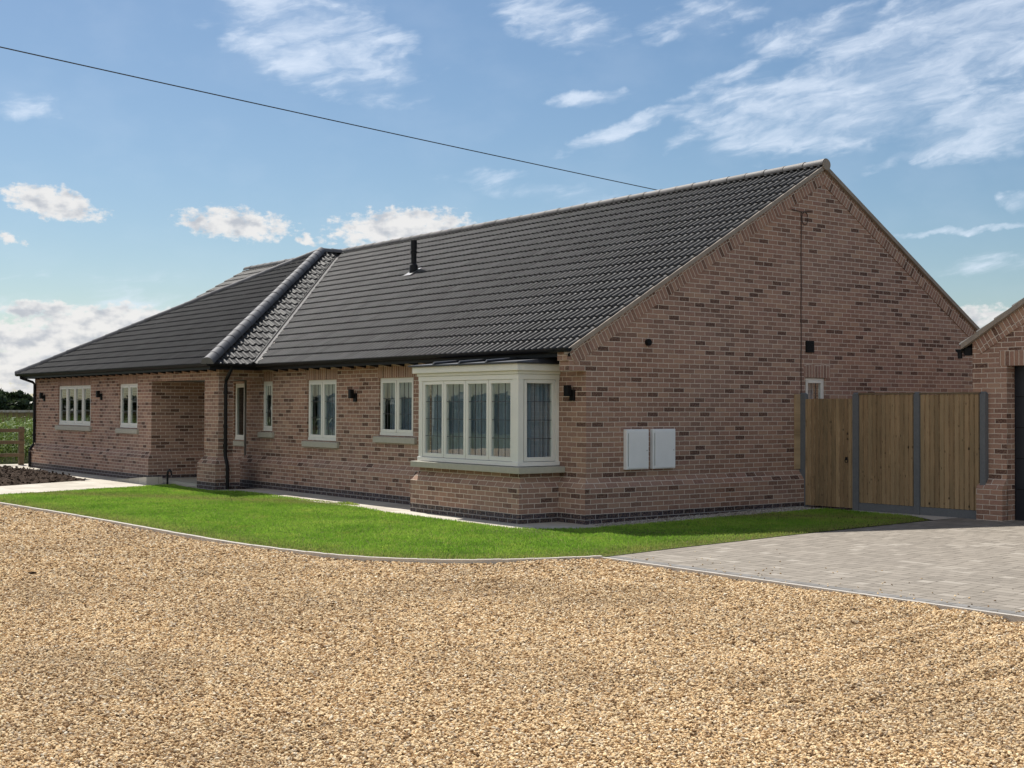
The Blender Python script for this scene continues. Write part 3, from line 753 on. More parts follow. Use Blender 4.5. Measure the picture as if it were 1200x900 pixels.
gate = thing('garden_gate', 'brown boarded garden gate with black ring latch hung between concrete posts', 'gate', (FX, -.5, 0))
m = SB(); boards(m, -.145, -1.045, .10, 1.875, FX-.012, .083, 60); m.build('board_panel', 'board', gate)
for z in (.3, 1.6): m = SB(); m.box(FX, FX+.04, -1.02, -.15, z, z+.08, lambda p: (.5, p.y)); m.build('back_rail', 'rail', gate)
for a, b in ((-1.063, -1.047), (-.140, -.126)): m = SB(); m.box(FX-.03, FX+.04, a, b, .1, 1.87, lambda p: (.5, p.z)); m.build('gate_stile', 'board', gate)
m = SB(); m.tube([(FX-.037, -.945+.028*math.cos(t), .865+.032*math.sin(t)) for t in np.linspace(0, 6.28, 18)], .006, 6, caps=False); m.box(FX-.040, FX-.028, -.965, -.925, .875, .925); m.build('ring_latch', 'black', gate)

# =================================================================== GROUND
def sheet(name, pts, mat, zf, kind='structure', grid=None):
    m = MB(); m.poly([(x, y, zf(x, y)) for x, y in pts]); o = m.build(name, mat); o['kind'] = kind; return o
# far terrain
t = NT('field_ground'); P = t.pos()
c = t.ramp(t.noise(P, .15, 6), [(.3, (.050, .062, .022)), (.6, (.085, .085, .035)), (.8, (.12, .10, .05))])
c = t.mix(t.sstep(t.noise(P, 5, 5), .3, .7), c, t.mix(.4, c, (.03, .045, .012)))
t.bsdf(c, .95, t.bump(t.noise(P, 20, 4), .6, .03), spec=.1); M['field'] = t.m
m = MB(); S = 2500
m.poly([(-S, -S, -.10), (S, -S, -.10), (S, S, -.10), (-S, S, -.10)]); o = m.build('ground', 'field'); o['kind'] = 'structure'

# gravel colours
GR = [(0, (.09, .052, .026)), (.11, (.28, .17, .085)), (.24, (.52, .345, .180)), (.5, (.74, .53, .290)), (.78, (.89, .71, .45)), (.91, (.42, .34, .26)), (.94, (.82, .66, .42)), (1, (.93, .84, .67))]
t = NT('gravel_bed'); P = t.pos()
v = t.n('ShaderNodeTexVoronoi', feature='F1'); t.set(v.inputs['Vector'], P); v.inputs['Scale'].default_value = 58
v2 = t.n('ShaderNodeTexVoronoi', feature='DISTANCE_TO_EDGE'); t.set(v2.inputs['Vector'], P); v2.inputs['Scale'].default_value = 58
r1 = t.xyz(v.outputs['Color'])[0]
c = t.ramp(r1, GR); c = t.mix(t.sstep(v2.outputs['Distance'], .0, .12), (.10, .065, .035), c)
c = t.mix(t.sstep(t.noise(P, .9, 4), .3, .75), t.mix(.2, c, (.25, .16, .08)), c)
t.bsdf(c, .85, t.bump(t.math('SUBTRACT', 1.0, v.outputs['Distance']), .9, .012), spec=.25); M['gravelbed'] = t.m
def gravel_bed():
    xs = np.concatenate([np.arange(-30, -9, .25), np.arange(-9, -2.0, .06)]); ys = np.concatenate([np.arange(-22, -12, .25), np.arange(-12, -3, .06), np.arange(-3, 30.01, .25)])
    X, Y = np.meshgrid(xs, ys); Z = fz(X, Y) - .004
    v_ = np.stack([X.ravel(), Y.ravel(), Z.ravel()], 1).tolist(); n = len(xs); fs = []
    for j in range(len(ys)-1):
        for i in range(n-1):
            if xs[i] >= -2.3 : 
                if ys[j] > -16.0: continue
            if ys[j] > 1.0 and xs[i] > -5.2: continue
            if ys[j] > 11: 
                if xs[i] > -6: continue
            a = j*n+i; fs.append((a, a+1, a+n+1, a+n))
    me = bpy.data.meshes.new('gravel_drive'); me.from_pydata(v_, [], fs); me.materials.append(M['gravelbed'])
    me.polygons.foreach_set('use_smooth', [True]*len(fs))
    o = bpy.data.objects.new('gravel_drive', me); col.objects.link(o); o['kind'] = 'structure'
gravel_bed()

# lawn edge curve (concrete edging)
E0 = [(-5.95, 14.0), (-5.85, 11.2), (-5.76, 9.0), (-5.62, 6.7), (-5.52, 4.4), (-5.46, 2.2), (-5.36, .4), (-5.16, -.9), (-4.90, -1.75), (-4.48, -2.38), (-3.98, -2.82), (-3.30, -3.13), (-2.60, -3.34)]
def smooth_curve(pts, n=8):
    P = [Vector((*p, 0)) for p in pts]; out = []
    for i in range(len(P)-1):
        p0, p1, p2, p3 = P[max(i-1, 0)], P[i], P[i+1], P[min(i+2, len(P)-1)]
        for k in range(n):
            t = k/n; out.append(.5*((2*p1)+(p2-p0)*t+(2*p0-5*p1+4*p2-p3)*t*t+(3*p1-p0-3*p2+p3)*t**3))
    out.append(P[-1]); return out
EC = smooth_curve(E0)
def strip(m, pts, wd, z0, z1, joint=.9):
    acc = 0
    for i in range(len(pts)-1):
        a, b = pts[i], pts[i+1]; d = (b-a).normalized(); s = Vector((-d.y, d.x, 0))*wd/2
        d0 = (pts[i]-pts[i-1]).normalized() if i else d; d2 = (pts[i+2]-pts[i+1]).normalized() if i+2 < len(pts) else d
        sa_ = (s + Vector((-d0.y, d0.x, 0))*wd/2)/2; sb_ = (s + Vector((-d2.y, d2.x, 0))*wd/2)/2
        q = [a+sa_, b+sb_, b-sb_, a-sa_]
        zz_ = random.uniform(-.002, .002)
        m.prism([(p.x, p.y, z0) for p in q], (0, 0, z1-z0+zz_))
m = MB(); strip(m, EC, .062, -.06, .020); o = m.build('edging_kerb', 'kerb')
tag(o, kind='structure')

# grass
t = NT('lawn_grass'); P = t.pos()
n1 = t.noise(P, .8, 4); n2 = t.noise(P, 16, 4)
c = t.ramp(t.math('ADD', t.math('MULTIPLY', n1, .55), t.math('MULTIPLY', n2, .45)), [(.36, (.115, .245, .024)), (.5, (.215, .385, .042)), (.64, (.34, .48, .075))])
w = t.n('ShaderNodeUVMap'); u_, v_, _ = t.xyz(w.outputs[0])
c = t.mix(t.math('MULTIPLY', t.sstep(u_, .90, .97), .8), c, (.33, .31, .13))
c = t.mix(t.math('MULTIPLY', t.sstep(t.noise(P, 1.9, 5, .65), .50, .74), .50), c, (.40, .42, .085))
c = t.mix(t.math('MULTIPLY', v_, .85, clamp=True), c, (.30, .235, .105))
b = t.bsdf(c, .6, spec=.25)
tl = t.n('ShaderNodeBsdfTranslucent'); t.set(tl.inputs[0], c); mx = t.n('ShaderNodeMixShader'); mx.inputs[0].default_value = .45
t.t.links.new(b.outputs[0], mx.inputs[1]); t.t.links.new(tl.outputs[0], mx.inputs[2]); t.t.links.new(mx.outputs[0], t.out.inputs[0])
M['grass'] = t.m
t = NT('lawn_soil'); P = t.pos()
c = t.ramp(t.noise(P, 14, 5), [(.3, (.070, .090, .020)), (.7, (.11, .13, .035))]); t.bsdf(c, .95, t.bump(t.noise(P, 60, 3), .7, .02), spec=.1); M['lawnsoil'] = t.m
lawn_poly = [(p.x+.03, p.y) for p in EC if p.y < 10.6] 
lawn_poly += [(-2.50, -3.34), (-1.2, -3.13), (0, -2.99), (1.2, -2.94), (2.5, -2.93), (4.2, -2.93), (4.55, -2.2), (4.58, -.62), (2, -.58), (0, -.56), (-.45, -.62), (-1.05, -.30), (-1.30, .1), (-1.30, 3.5), (-1.17, 4.0), (-1.10, 5.0), (-.92, 5.6), (-.96, 7.0), (-.92, 8.0), (-.90, 9.6), (-1.35, 10.1), (-1.3, 11.4), (-1.1, 12.5), (-3.05, 11.86), (-5.15, 11.10), (-5.85, 10.86)]
lawn = sheet('lawn', lawn_poly, 'lawnsoil', lambda x, y: gz(x)+.006)
def inside(px, py, poly):
    r = np.zeros(len(px), bool); n = len(poly); j = n-1
    for i in range(n):
        xi, yi = poly[i]; xj, yj = poly[j]
        c_ = ((yi > py) != (yj > py)) & (px < (xj-xi)*(py-yi)/(yj-yi+1e-12)+xi); r ^= c_; j = i
    return r
def edge_dist(px, py, poly, segs=None):
    d = np.full(len(px), 1e9); n = len(poly)
    for i in range(n):
        a = np.array(poly[i]); b = np.array(poly[(i+1) % n]); ab = b-a; L2 = ab@ab+1e-12
        t = np.clip(((px-a[0])*ab[0]+(py-a[1])*ab[1])/L2, 0, 1)
        d = np.minimum(d, np.hypot(px-a[0]-t*ab[0], py-a[1]-t*ab[1]))
    return d
def blades():
    N = 520000
    px = rng.uniform(-6, 4.7, N); py = rng.uniform(-3.5, 12.6, N)
    poly = lawn_poly; k = inside(px, py, poly)
    # let blades overhang the hard edges raggedly
    px, py = px[k], py[k]
    ed = edge_dist(px, py, [(p.x, p.y) for p in EC] + [(-2.5, -3.34), (0, -2.99), (4.2, -2.93)])
    keep = rng.random(len(px)) < np.clip(.45+ed*3.2, 0, 1)
    px, py, ed = px[keep], py[keep], ed[keep]
    n = len(px); clump = .5+.5*np.sin(px*2.3+np.sin(py*1.7)*1.5)*np.sin(py*2.9+1.2*np.sin(px*2.1))
    h = rng.uniform(.014, .033, n)*(1+.35*clump)*np.clip(.6+ed*2, .6, 1); h[rng.random(n) < .01] *= 1.6
    w = rng.uniform(.0028, .0050, n)*1.35; th = rng.uniform(0, 2*np.pi, n); ph = rng.uniform(0, 2*np.pi, n); lean = rng.uniform(.0, .7, n)
    gx_ = np.clip(px, 0, 6)*.014+.004
    dx, dy = np.cos(th)*w, np.sin(th)*w; lx, ly = np.cos(ph)*lean*h, np.sin(ph)*lean*h
    v0 = np.stack([px-dx, py-dy, gx_], 1); v1 = np.stack([px+dx, py+dy, gx_], 1)
    v2 = np.stack([px+dx*.7+lx*.45, py+dy*.7+ly*.45, gx_+h*.6], 1); v3 = np.stack([px-dx*.7+lx*.45, py-dy*.7+ly*.45, gx_+h*.6], 1)
    v4 = np.stack([px+lx*1.3, py+ly*1.3, gx_+h], 1)
    V = np.stack([v0, v1, v2, v3, v4], 1).reshape(-1, 3)
    me = bpy.data.meshes.new('lawn_grass'); me.vertices.add(n*5); me.vertices.foreach_set('co', V.astype(np.float32).ravel())
    base = (np.arange(n)*5)[:, None]; L = np.concatenate([base+np.array([[0, 1, 2, 3]]), base+np.array([[3, 2, 4]])], 1).ravel()
    me.loops.add(n*7); me.loops.foreach_set('vertex_index', L.astype(np.int32))
    me.polygons.add(n*2); st = (np.arange(n)*7)[:, None]+np.array([[0, 4]]); me.polygons.foreach_set('loop_start', st.ravel().astype(np.int32))
    me.update(calc_edges=True)
    uvl = me.uv_layers.new(name='UVMap'); r = rng.random(n); dry = np.clip(1-ed/.85, 0, 1)**1.3*rng.uniform(.2, 1.2, n)
    uvl.data.foreach_set('uv', np.repeat(np.stack([r, dry], 1), 7, axis=0).astype(np.float32).ravel())
    me.materials.append(M['grass']); o = bpy.data.objects.new('lawn_grass', me); col.objects.link(o)
    tag(o, 'short mown green grass of the front lawn', 'grass', kind='stuff')
blades()

# paving ------------------------------------------------------
def block_mat(name, tint=1.0, rw=.16, cw=.21, alongY=True, dark=False):
    t = NT(name); P = t.pos(); x, y, z = t.xyz(P)
    if not alongY: x, y = y, x
    rr = t.math('DIVIDE', x, rw); row = t.math('FLOOR', rr); fr = t.math('FRACT', rr)
    off = t.white(t.comb(row, 9.1, 0.0)).outputs[0]
    # block length alternates by row; random slip
    k = t.math('ADD', t.math('DIVIDE', y, cw), t.math('MULTIPLY', off, 7.0)); 
    k = t.math('ADD', k, t.math('MULTIPLY', t.math('SINE', t.math('MULTIPLY', k, 2.1)), .22))
    cl = t.math('FLOOR', k); fc = t.math('FRACT', k)
    du = t.math('MULTIPLY', t.math('MINIMUM', fr, t.math('SUBTRACT', 1.0, fr)), rw)
    dv = t.math('MULTIPLY', t.math('MINIMUM', fc, t.math('SUBTRACT', 1.0, fc)), cw)
    d = t.math('MINIMUM', du, dv); blk = t.sstep(d, .002, .009)
    r = t.white(t.comb(cl, row, 4.0)).outputs[0]
    if dark: st = [(0, (.17, .165, .16)), (.5, (.20, .195, .19)), (1, (.24, .23, .22))]
    else: st = [(0, (.215, .190, .160)), (.25, (.245, .216, .182)), (.5, (.262, .232, .196)), (.85, (.285, .252, .213)), (1, (.36, .325, .28))]
    c = t.ramp(r, st); n = t.noise(P, 45, 5, .7)
    c = t.mix(t.math('MULTIPLY', n, .35), c, t.mix(.5, c, (.20, .18, .15)))
    big = t.noise(P, .7, 4)
    c = t.mix(t.math('MULTIPLY', t.sstep(big, .4, .8), .22), c, (.24, .21, .17))
    c = t.mix(blk, (.105, .09, .072), c)
    h = t.math('ADD', t.math('MULTIPLY', t.sstep(d, .0, .012), 1.0), t.math('ADD', t.math('MULTIPLY', r, .35), t.math('MULTIPLY', n, .2)))
    t.bsdf(c, .88, t.bump(h, .6, .008), spec=.25); return t.m
M['paving'] = block_mat('block_paving'); M['pavborder'] = block_mat('border_paving', rw=.21, cw=.14, dark=True)
pz = lambda x, y: gz(x)+.002
m = MB()
for a, b in ((-2.40, 0), (0, 6), (6, 16)):
    def yl(x): return np.interp(x, [-2.6, -1.2, 0, 1.2, 4.2, 5, 20], [-3.36, -3.15, -3.01, -2.96, -2.95, -2.95, -2.95])
    xs = np.linspace(a, b, 6)
    top = [(x, float(yl(x)), pz(x, 0)) for x in xs]; bot = [(x, -16.0 if x > 0 else -16.0, pz(x, 0)) for x in xs[::-1]]
    m.poly(top+bot)
o = m.build('paved_drive', 'paving'); o['kind'] = 'structure'
m = MB(); m.poly([(-2.585, -3.38, .004), (-2.40, -3.345, .004), (-2.40, -16.0, .004), (-2.585, -16.0, .004)]); o = m.build('paving_border', 'pavborder'); o['kind'] = 'structure'
m = MB(); m.prism([(-2.635, -3.37, -.06), (-2.59, -3.37, -.06), (-2.59, -16.0, -.06), (-2.635, -16.0, -.06)], (0, 0, .068)); o = m.build('drive_edging', 'kerb'); o['kind'] = 'structure'
m = MB(); m.poly([(4.25, -2.945, .066), (5.0, -2.945, .074), (5.0, -1.0, .074), (4.62, -1.0, .066), (4.62, -2.3, .066)]); o = m.build('concrete_margin', 'kerb'); o['kind'] = 'structure'

# slab path to the porch and along the front
t = NT('buff_slab'); P = t.pos(); x, y, z = t.xyz(P)
def grid(t, c, s): f_ = t.math('FRACT', t.math('DIVIDE', c, s)); return t.math('MULTIPLY', t.math('MINIMUM', f_, t.math('SUBTRACT', 1.0, f_)), s)
d = t.math('MINIMUM', grid(t, t.math('ADD', x, 40.05), .45), grid(t, t.math('ADD', y, 40.2), .60))
w = t.white(t.comb(t.math('FLOOR', t.math('DIVIDE', x, .45)), t.math('FLOOR', t.math('DIVIDE', y, .6)), 0.0)).outputs[0]
c = t.ramp(t.math('ADD', t.math('MULTIPLY', w, .4), t.math('MULTIPLY', t.noise(P, 5, 6, .7), .6)), [(.25, (.40, .36, .30)), (.75, (.54, .50, .43))])
c = t.mix(t.sstep(d, .002, .007), (.22, .19, .15), c)
t.bsdf(c, .9, t.bump(t.noise(P, 50, 4), .3, .003), spec=.2); M['slab'] = t.m
def slab(name, pts, h, z0=-.05):
    m = MB(); m.prism([(x, y, z0) for x, y in pts], (0, 0, h-z0)); o = m.build(name, 'slab'); o['kind'] = 'structure'; return o
slab('porch_path', [(-5.95, 10.86), (-3.05, 11.86), (-1.22, 12.42), (-1.22, 11.6), (-.6, 11.6), (-.6, 13.9), (-1.12, 14.1), (-1.12, 15.6), (-2.17, 14.98), (-4.39, 13.79), (-6.9, 12.4)][::1], .016)
slab('front_path', [(-.112, -.5), (-.75, -.5), (-1.32, -.1), (-1.32, 3.55), (-1.2, 4.2), (-1.0, 9.9), (-1.12, 10.2), (-.112, 10.2)], .012)
slab('side_path', [(-1.131, 15.2), (-1.95, 15.2), (-2.0, 24.5), (3, 24.5), (3, 22.54), (-1.131, 22.54)], .010)
# pebble margin along the gable
def pebbles(name, poly, n, size, stops, label, z=0.0, zf=None, bed=None, cat='gravel', dens=None, squash=.6):
    px = rng.uniform(min(p[0] for p in poly), max(p[0] for p in poly), n); py = rng.uniform(min(p[1] for p in poly), max(p[1] for p in poly), n)
    k = inside(px, py, poly); px, py = px[k], py[k]
    if dens is not None: k = rng.random(len(px)) < dens(px, py); px, py = px[k], py[k]
    pz_ = (zf(px, py) if zf is not None else np.full(len(px), z)) + rng.uniform(-.25, .45, len(px))*size*.45
    return px, py, pz_
def stone_points(name, px, py, pz_, s0, s1, mat, label, cat='gravel'):
    me = bpy.data.meshes.new(name); me.vertices.add(len(px)); me.vertices.foreach_set('co', np.stack([px, py, pz_], 1).astype(np.float32).ravel())
    o = bpy.data.objects.new(name, me); col.objects.link(o)
    ng = bpy.data.node_groups.new(name+'_scatter', 'GeometryNodeTree')
    ng.interface.new_socket('Geometry', in_out='INPUT', socket_type='NodeSocketGeometry'); ng.interface.new_socket('Geometry', in_out='OUTPUT', socket_type='NodeSocketGeometry')
    N = ng.nodes.new; Lk = ng.links.new; gi, go = N('NodeGroupInput'), N('NodeGroupOutput')
    join = N('GeometryNodeGeometryToInstance')
    for sd in range(5):
        ico = N('GeometryNodeMeshIcoSphere'); ico.inputs['Radius'].default_value = .5; ico.inputs['Subdivisions'].default_value = 2
        sp = N('GeometryNodeSetPosition'); ns = N('ShaderNodeTexNoise'); ns.noise_dimensions = '4D'; ns.inputs['W'].default_value = sd*3.3; ns.inputs['Scale'].default_value = 1.7
        sub = N('ShaderNodeVectorMath'); sub.operation = 'SUBTRACT'; sub.inputs[1].default_value = (.5, .5, .5)
        mul = N('ShaderNodeVectorMath'); mul.operation = 'MULTIPLY'; mul.inputs[1].default_value = (1.1, 1.1, 1.1)
        Lk(ns.outputs['Color'], sub.inputs[0]); Lk(sub.outputs[0], mul.inputs[0]); Lk(mul.outputs[0], sp.inputs['Offset']); Lk(ico.outputs['Mesh'], sp.inputs['Geometry'])
        tr = N('GeometryNodeTransform'); tr.inputs['Scale'].default_value = (1.25, .85, .55); Lk(sp.outputs[0], tr.inputs[0])
        sm = N('GeometryNodeSetMaterial'); sm.inputs['Material'].default_value = mat; Lk(tr.outputs[0], sm.inputs[0])
        Lk(sm.outputs[0], join.inputs[0])
    iop = N('GeometryNodeInstanceOnPoints'); Lk(gi.outputs[0], iop.inputs['Points']); Lk(join.outputs[0], iop.inputs['Instance']); iop.inputs['Pick Instance'].default_value = True
    ri = N('FunctionNodeRandomValue'); ri.data_type = 'INT'
    for s_ in ri.inputs:
        if s_.type == 'INT' and s_.name == 'Min': s_.default_value = 0
        if s_.type == 'INT' and s_.name == 'Max': s_.default_value = 4
    Lk([s_ for s_ in ri.outputs if s_.type == 'INT'][0], iop.inputs['Instance Index'])
    rr = N('FunctionNodeRandomValue'); rr.data_type = 'FLOAT_VECTOR'; rr.inputs[0].default_value = (-.5, -.5, 0); rr.inputs[1].default_value = (.5, .5, 6.283)
    Lk(rr.outputs[0], iop.inputs['Rotation'])
    rs = N('FunctionNodeRandomValue'); rs.data_type = 'FLOAT'
    fl_ = [s_ for s_ in rs.inputs if s_.type == 'VALUE']; fl_[0].default_value = s0; fl_[1].default_value = s1
    Lk([s_ for s_ in rs.outputs if s_.type == 'VALUE'][0], iop.inputs['Scale'])
    Lk(iop.outputs[0], go.inputs[0])
    md = o.modifiers.new('scatter', 'NODES'); md.node_group = ng; me.materials.append(mat)
    tag(o, label, cat, kind='stuff'); return o
def stone_mat(name, stops, dirt=(.25, .16, .08)):
    t = NT(name); oi = t.n('ShaderNodeObjectInfo'); P = t.pos()
    c = t.ramp(oi.outputs['Random'], stops); n = t.noise(P, 160, 3)
    c = t.mix(t.math('MULTIPLY', n, .2), c, dirt)
    c = t.mix(t.math('MULTIPLY', t.sstep(t.noise(P, .55, 4, .6), .40, .72), .30), c, (.20, .145, .095))
    t.bsdf(c, .85, spec=.12); return t.m
M['stone_gravel'] = stone_mat('gravel_stone', GR); M['pebble'] = stone_mat('grey_pebble', [(0, (.18, .17, .15)), (.5, (.32, .30, .27)), (1, (.5, .48, .44))])
CX, CY = -12.5355, -14.7522; yaw = .6481; sF, cF = math.sin(yaw), math.cos(yaw)
def zone(d0, d1, rho):
    # ground in front of the viewer between distances d0 and d1 (metres), wide enough for a step to the side
    hw = .40*d1+2.2; A = 2*hw*(d1-d0); n = int(A*rho)
    a = rng.uniform(-hw, hw, n); d = rng.uniform(d0, d1, n)
    x = CX+a*cF+d*sF; y = CY-a*sF+d*cF
    k = np.abs(a) < .40*d+2.2
    x, y = x[k], y[k]
    excl = [(p.x-.02, p.y) for p in EC] + [(-2.64, -3.4), (-2.64, -17), (40, -17), (40, 30), (-5.9, 30)]
    k = ~inside(x, y, excl); return x[k], y[k]
gxs, gys, gss = [], [], []
for d0, d1, rho, s in ((3.8, 7.0, 5600, .95), (7.0, 9.5, 4700, 1.0), (9.5, 13, 3200, 1.15), (13, 18, 1900, 1.4), (18, 24.5, 1000, 1.75)):
    x, y = zone(d0, d1, rho)
    z = fz(x, y) + rng.uniform(-.006, .009, len(x))*s
    stone_points('gravel', x, y, z, .0105*s, .0215*s, M['stone_gravel'],
        {3.8: 'coarse golden gravel nearest the viewer', 7.0: 'golden gravel a few steps ahead', 9.5: 'golden gravel in the middle of the drive', 13: 'golden gravel beside the lawn edging', 18: 'golden gravel far down the drive'}[d0])
poly = [(4.6, -.11), (-.1, -.11), (-.12, -.60), (4.6, -.62)]
px, py, pz_ = pebbles('margin', poly, 4200, .03, None, None, zf=lambda x, y: x*.014+.004)
stone_points('pebble_margin', px, py, pz_, .018, .035, M['pebble'], 'pale grey pebbles in a strip along the gable base', 'pebbles')

nst = 110; sx = -2.55+rng.exponential(.55, nst); sy = rng.uniform(-9.4, -3.5, nst); kq = sx < 3
stone_points('stray_gravel', sx[kq], sy[kq], np.clip(sx[kq], 0, 6)*.014+.008, .010, .020, M['stone_gravel'], 'stray gravel stones scattered on the block paving')
# soil heap ---------------------------------------------------
t = NT('dug_soil'); P = t.pos()
c = t.ramp(t.noise(P, 9, 6, .7), [(.3, (.030, .019, .012)), (.6, (.070, .044, .029)), (.8, (.12, .08, .055))]); t.bsdf(c, .95, t.bump(t.noise(P, 30, 5, .7), 1, .05), spec=.15); M['soil'] = t.m
def hillnoise(x, y): return .5*math.sin(x*3.1+1.3*math.sin(y*2.3))+.5*math.sin(y*4.7+1.9*math.sin(x*1.9))
sp = [(-6.6, 12.75), (-4.45, 13.85), (-2.25, 15.05), (-2.0, 15.4), (-2.02, 21.5), (-2.4, 22.2), (-7.0, 21.0)]
nx = 70; xs = np.linspace(-7.2, -1.95, nx); ys = np.linspace(12.6, 22.4, 110); X, Y = np.meshgrid(xs, ys)
ins = inside(X.ravel(), Y.ravel(), sp); ed = edge_dist(X.ravel(), Y.ravel(), sp)
Z = np.where(ins, np.minimum(ed*.22, .10)+.0, -.08)
crest = np.exp(-(((X.ravel()+3.9)/1.3)**2+((Y.ravel()-17.5)/2.0)**2))*.09
Z = Z + np.where(ins, crest*np.clip(ed*1.5, 0, 1), 0)
Z = Z + np.where(ins, np.array([hillnoise(a*2.2, b*2.2) for a, b in zip(X.ravel(), Y.ravel())])*.03 + rng.normal(0, .022, len(Z)), 0)
me = bpy.data.meshes.new('soil_heap'); vv = np.stack([X.ravel(), Y.ravel(), Z], 1).tolist()
me.from_pydata(vv, [], [(j*nx+i, j*nx+i+1, (j+1)*nx+i+1, (j+1)*nx+i) for j in range(109) for i in range(nx-1) if ins[j*nx+i] or ins[(j+1)*nx+i+1]]); me.materials.append(M['soil'])
o = bpy.data.objects.new('soil_heap', me); col.objects.link(o); tag(o, 'dark brown heap of dug soil beside the slab path', 'soil', kind='stuff')
kk = rng.choice(np.where(ins)[0], 2600); kx = X.ravel()[kk]+rng.uniform(-.05, .05, 2600); ky = Y.ravel()[kk]+rng.uniform(-.05, .05, 2600)
stone_points('soil_clods', kx, ky, Z[kk]+.01, .02, .07, M['soil'], 'dark crumbly clods lying on the soil heap', 'soil')

# =================================================================== SMALL THINGS
m = MB(); m.prism([(-1.26, 14.75, .018), (-1.26, 12.75, .018), (-1.26, 12.75, .17), (-1.26, 12.85, .17)], (-.36, 0, 0))
rp = m.build('ramp_slab', 'slab'); tag(rp, 'tilted pale slab leaning on the path end below the two light window', 'slab')
m = MB(); m.tube([(-1.34, 12.28, .0), (-1.34, 12.28, .24), (-1.34, 12.25, .31), (-1.34, 12.17, .34), (-1.34, 12.09, .31), (-1.34, 12.06, .24)], .024, 8)
hk = m.build('bent_pipe', 'black'); tag(hk, 'short black hooked pipe standing up beside the tilted slab', 'pipe')
# turf scrap on front path
px = []; m = MB()
for i in range(260):
    a = random.uniform(0, 6.28); r = random.random()**.5; x = -.90+.10*r*math.cos(a); y = 5.35+.38*r*math.sin(a); h = random.uniform(.02, .06)*(1.2-r); t_ = random.uniform(0, 6.28)
    m.poly([(x-.008*math.cos(t_), y-.008*math.sin(t_), .012), (x+.008*math.cos(t_), y+.008*math.sin(t_), .012), (x+random.uniform(-.03, .03), y+random.uniform(-.03, .03), .02+h)], [(.3, .3)]*3)
o = m.build('turf_scrap', 'grass'); tag(o, 'small scrap of turf lying on the front path', 'turf')
def clod(name, x, y, s, mat, label, cat, z=0.0):
    bm = bmesh.new(); bmesh.ops.create_icosphere(bm, subdivisions=3, radius=1)
    for v in bm.verts:
        n_ = .75+.35*math.sin(v.co.x*3.1+x*7)*math.sin(v.co.y*2.7+y*3)*math.cos(v.co.z*2.2)+random.uniform(-.05, .05)
        v.co = Vector((v.co.x*s[0]*n_, v.co.y*s[1]*n_, v.co.z*s[2]*n_))
    me = bpy.data.meshes.new(name); bm.to_mesh(me); bm.free(); me.materials.append(M[mat]); o = bpy.data.objects.new(name, me); o.location = (x, y, z+s[2]*.4); col.objects.link(o); return tag(o, label, cat)
clod('soil_lump', -2.28, 14.86, (.05, .06, .045), 'soil', 'small dark lump of soil on the pale path tip', 'soil lump')
clod('dark_stone', -8.28, -1.0, (.045, .028, .018), 'soil', 'dark stone lying on the gravel towards the left', 'stone', -.01)

# overhead cable
P0, P1 = Vector((-16, 11.2, 9.3)), Vector((24, 15.0, 8.55)); pts = []
P0 = Vector((-4.99, 12.0, 8.79)); P1 = Vector((15.35, 14.17, 8.25)); dd = (P1-P0)
A0 = P0 - dd*1.2; B0 = P1 + dd*.6
m = MB()
def cab(tt): p = P0+dd*tt; p.z += .10*(tt*(tt-1)); return p
m.tube([cab(tt) for tt in np.linspace(-1.0, 1.12, 50)], .0125, 6)
o = m.build('overhead_cable', 'cable'); tag(o, 'thin black overhead cable crossing the sky above the bungalow', 'cable')

# =================================================================== VEGETATION BEHIND
def leaf_mat(name, stops):
    t = NT(name); u, v, _ = t.xyz(t.uv()); P = t.pos()
    c = t.ramp(t.math('ADD', t.math('MULTIPLY', u, .7), t.math('MULTIPLY', t.noise(P, .8, 3), .3)), stops)
    b = t.bsdf(c, .5, spec=.4)
    tr = t.n('ShaderNodeBsdfTranslucent'); t.set(tr.inputs[0], c); mx = t.n('ShaderNodeMixShader'); mx.inputs[0].default_value = .25
    t.t.links.new(b.outputs[0], mx.inputs[1]); t.t.links.new(tr.outputs[0], mx.inputs[2]); t.t.links.new(mx.outputs[0], t.out.inputs[0]); return t.m
M['maize'] = leaf_mat('maize_leaf', [(.15, (.060, .110, .018)), (.5, (.13, .20, .035)), (.85, (.26, .31, .08))])
M['tassel'] = plain('maize_tassel', (.22, .16, .08), .9)
M['leafdark'] = leaf_mat('dark_leaf', [(.1, (.016, .030, .012)), (.5, (.030, .050, .018)), (.9, (.055, .078, .028))])
M['bark'] = plain('bark', (.06, .045, .035), .9)
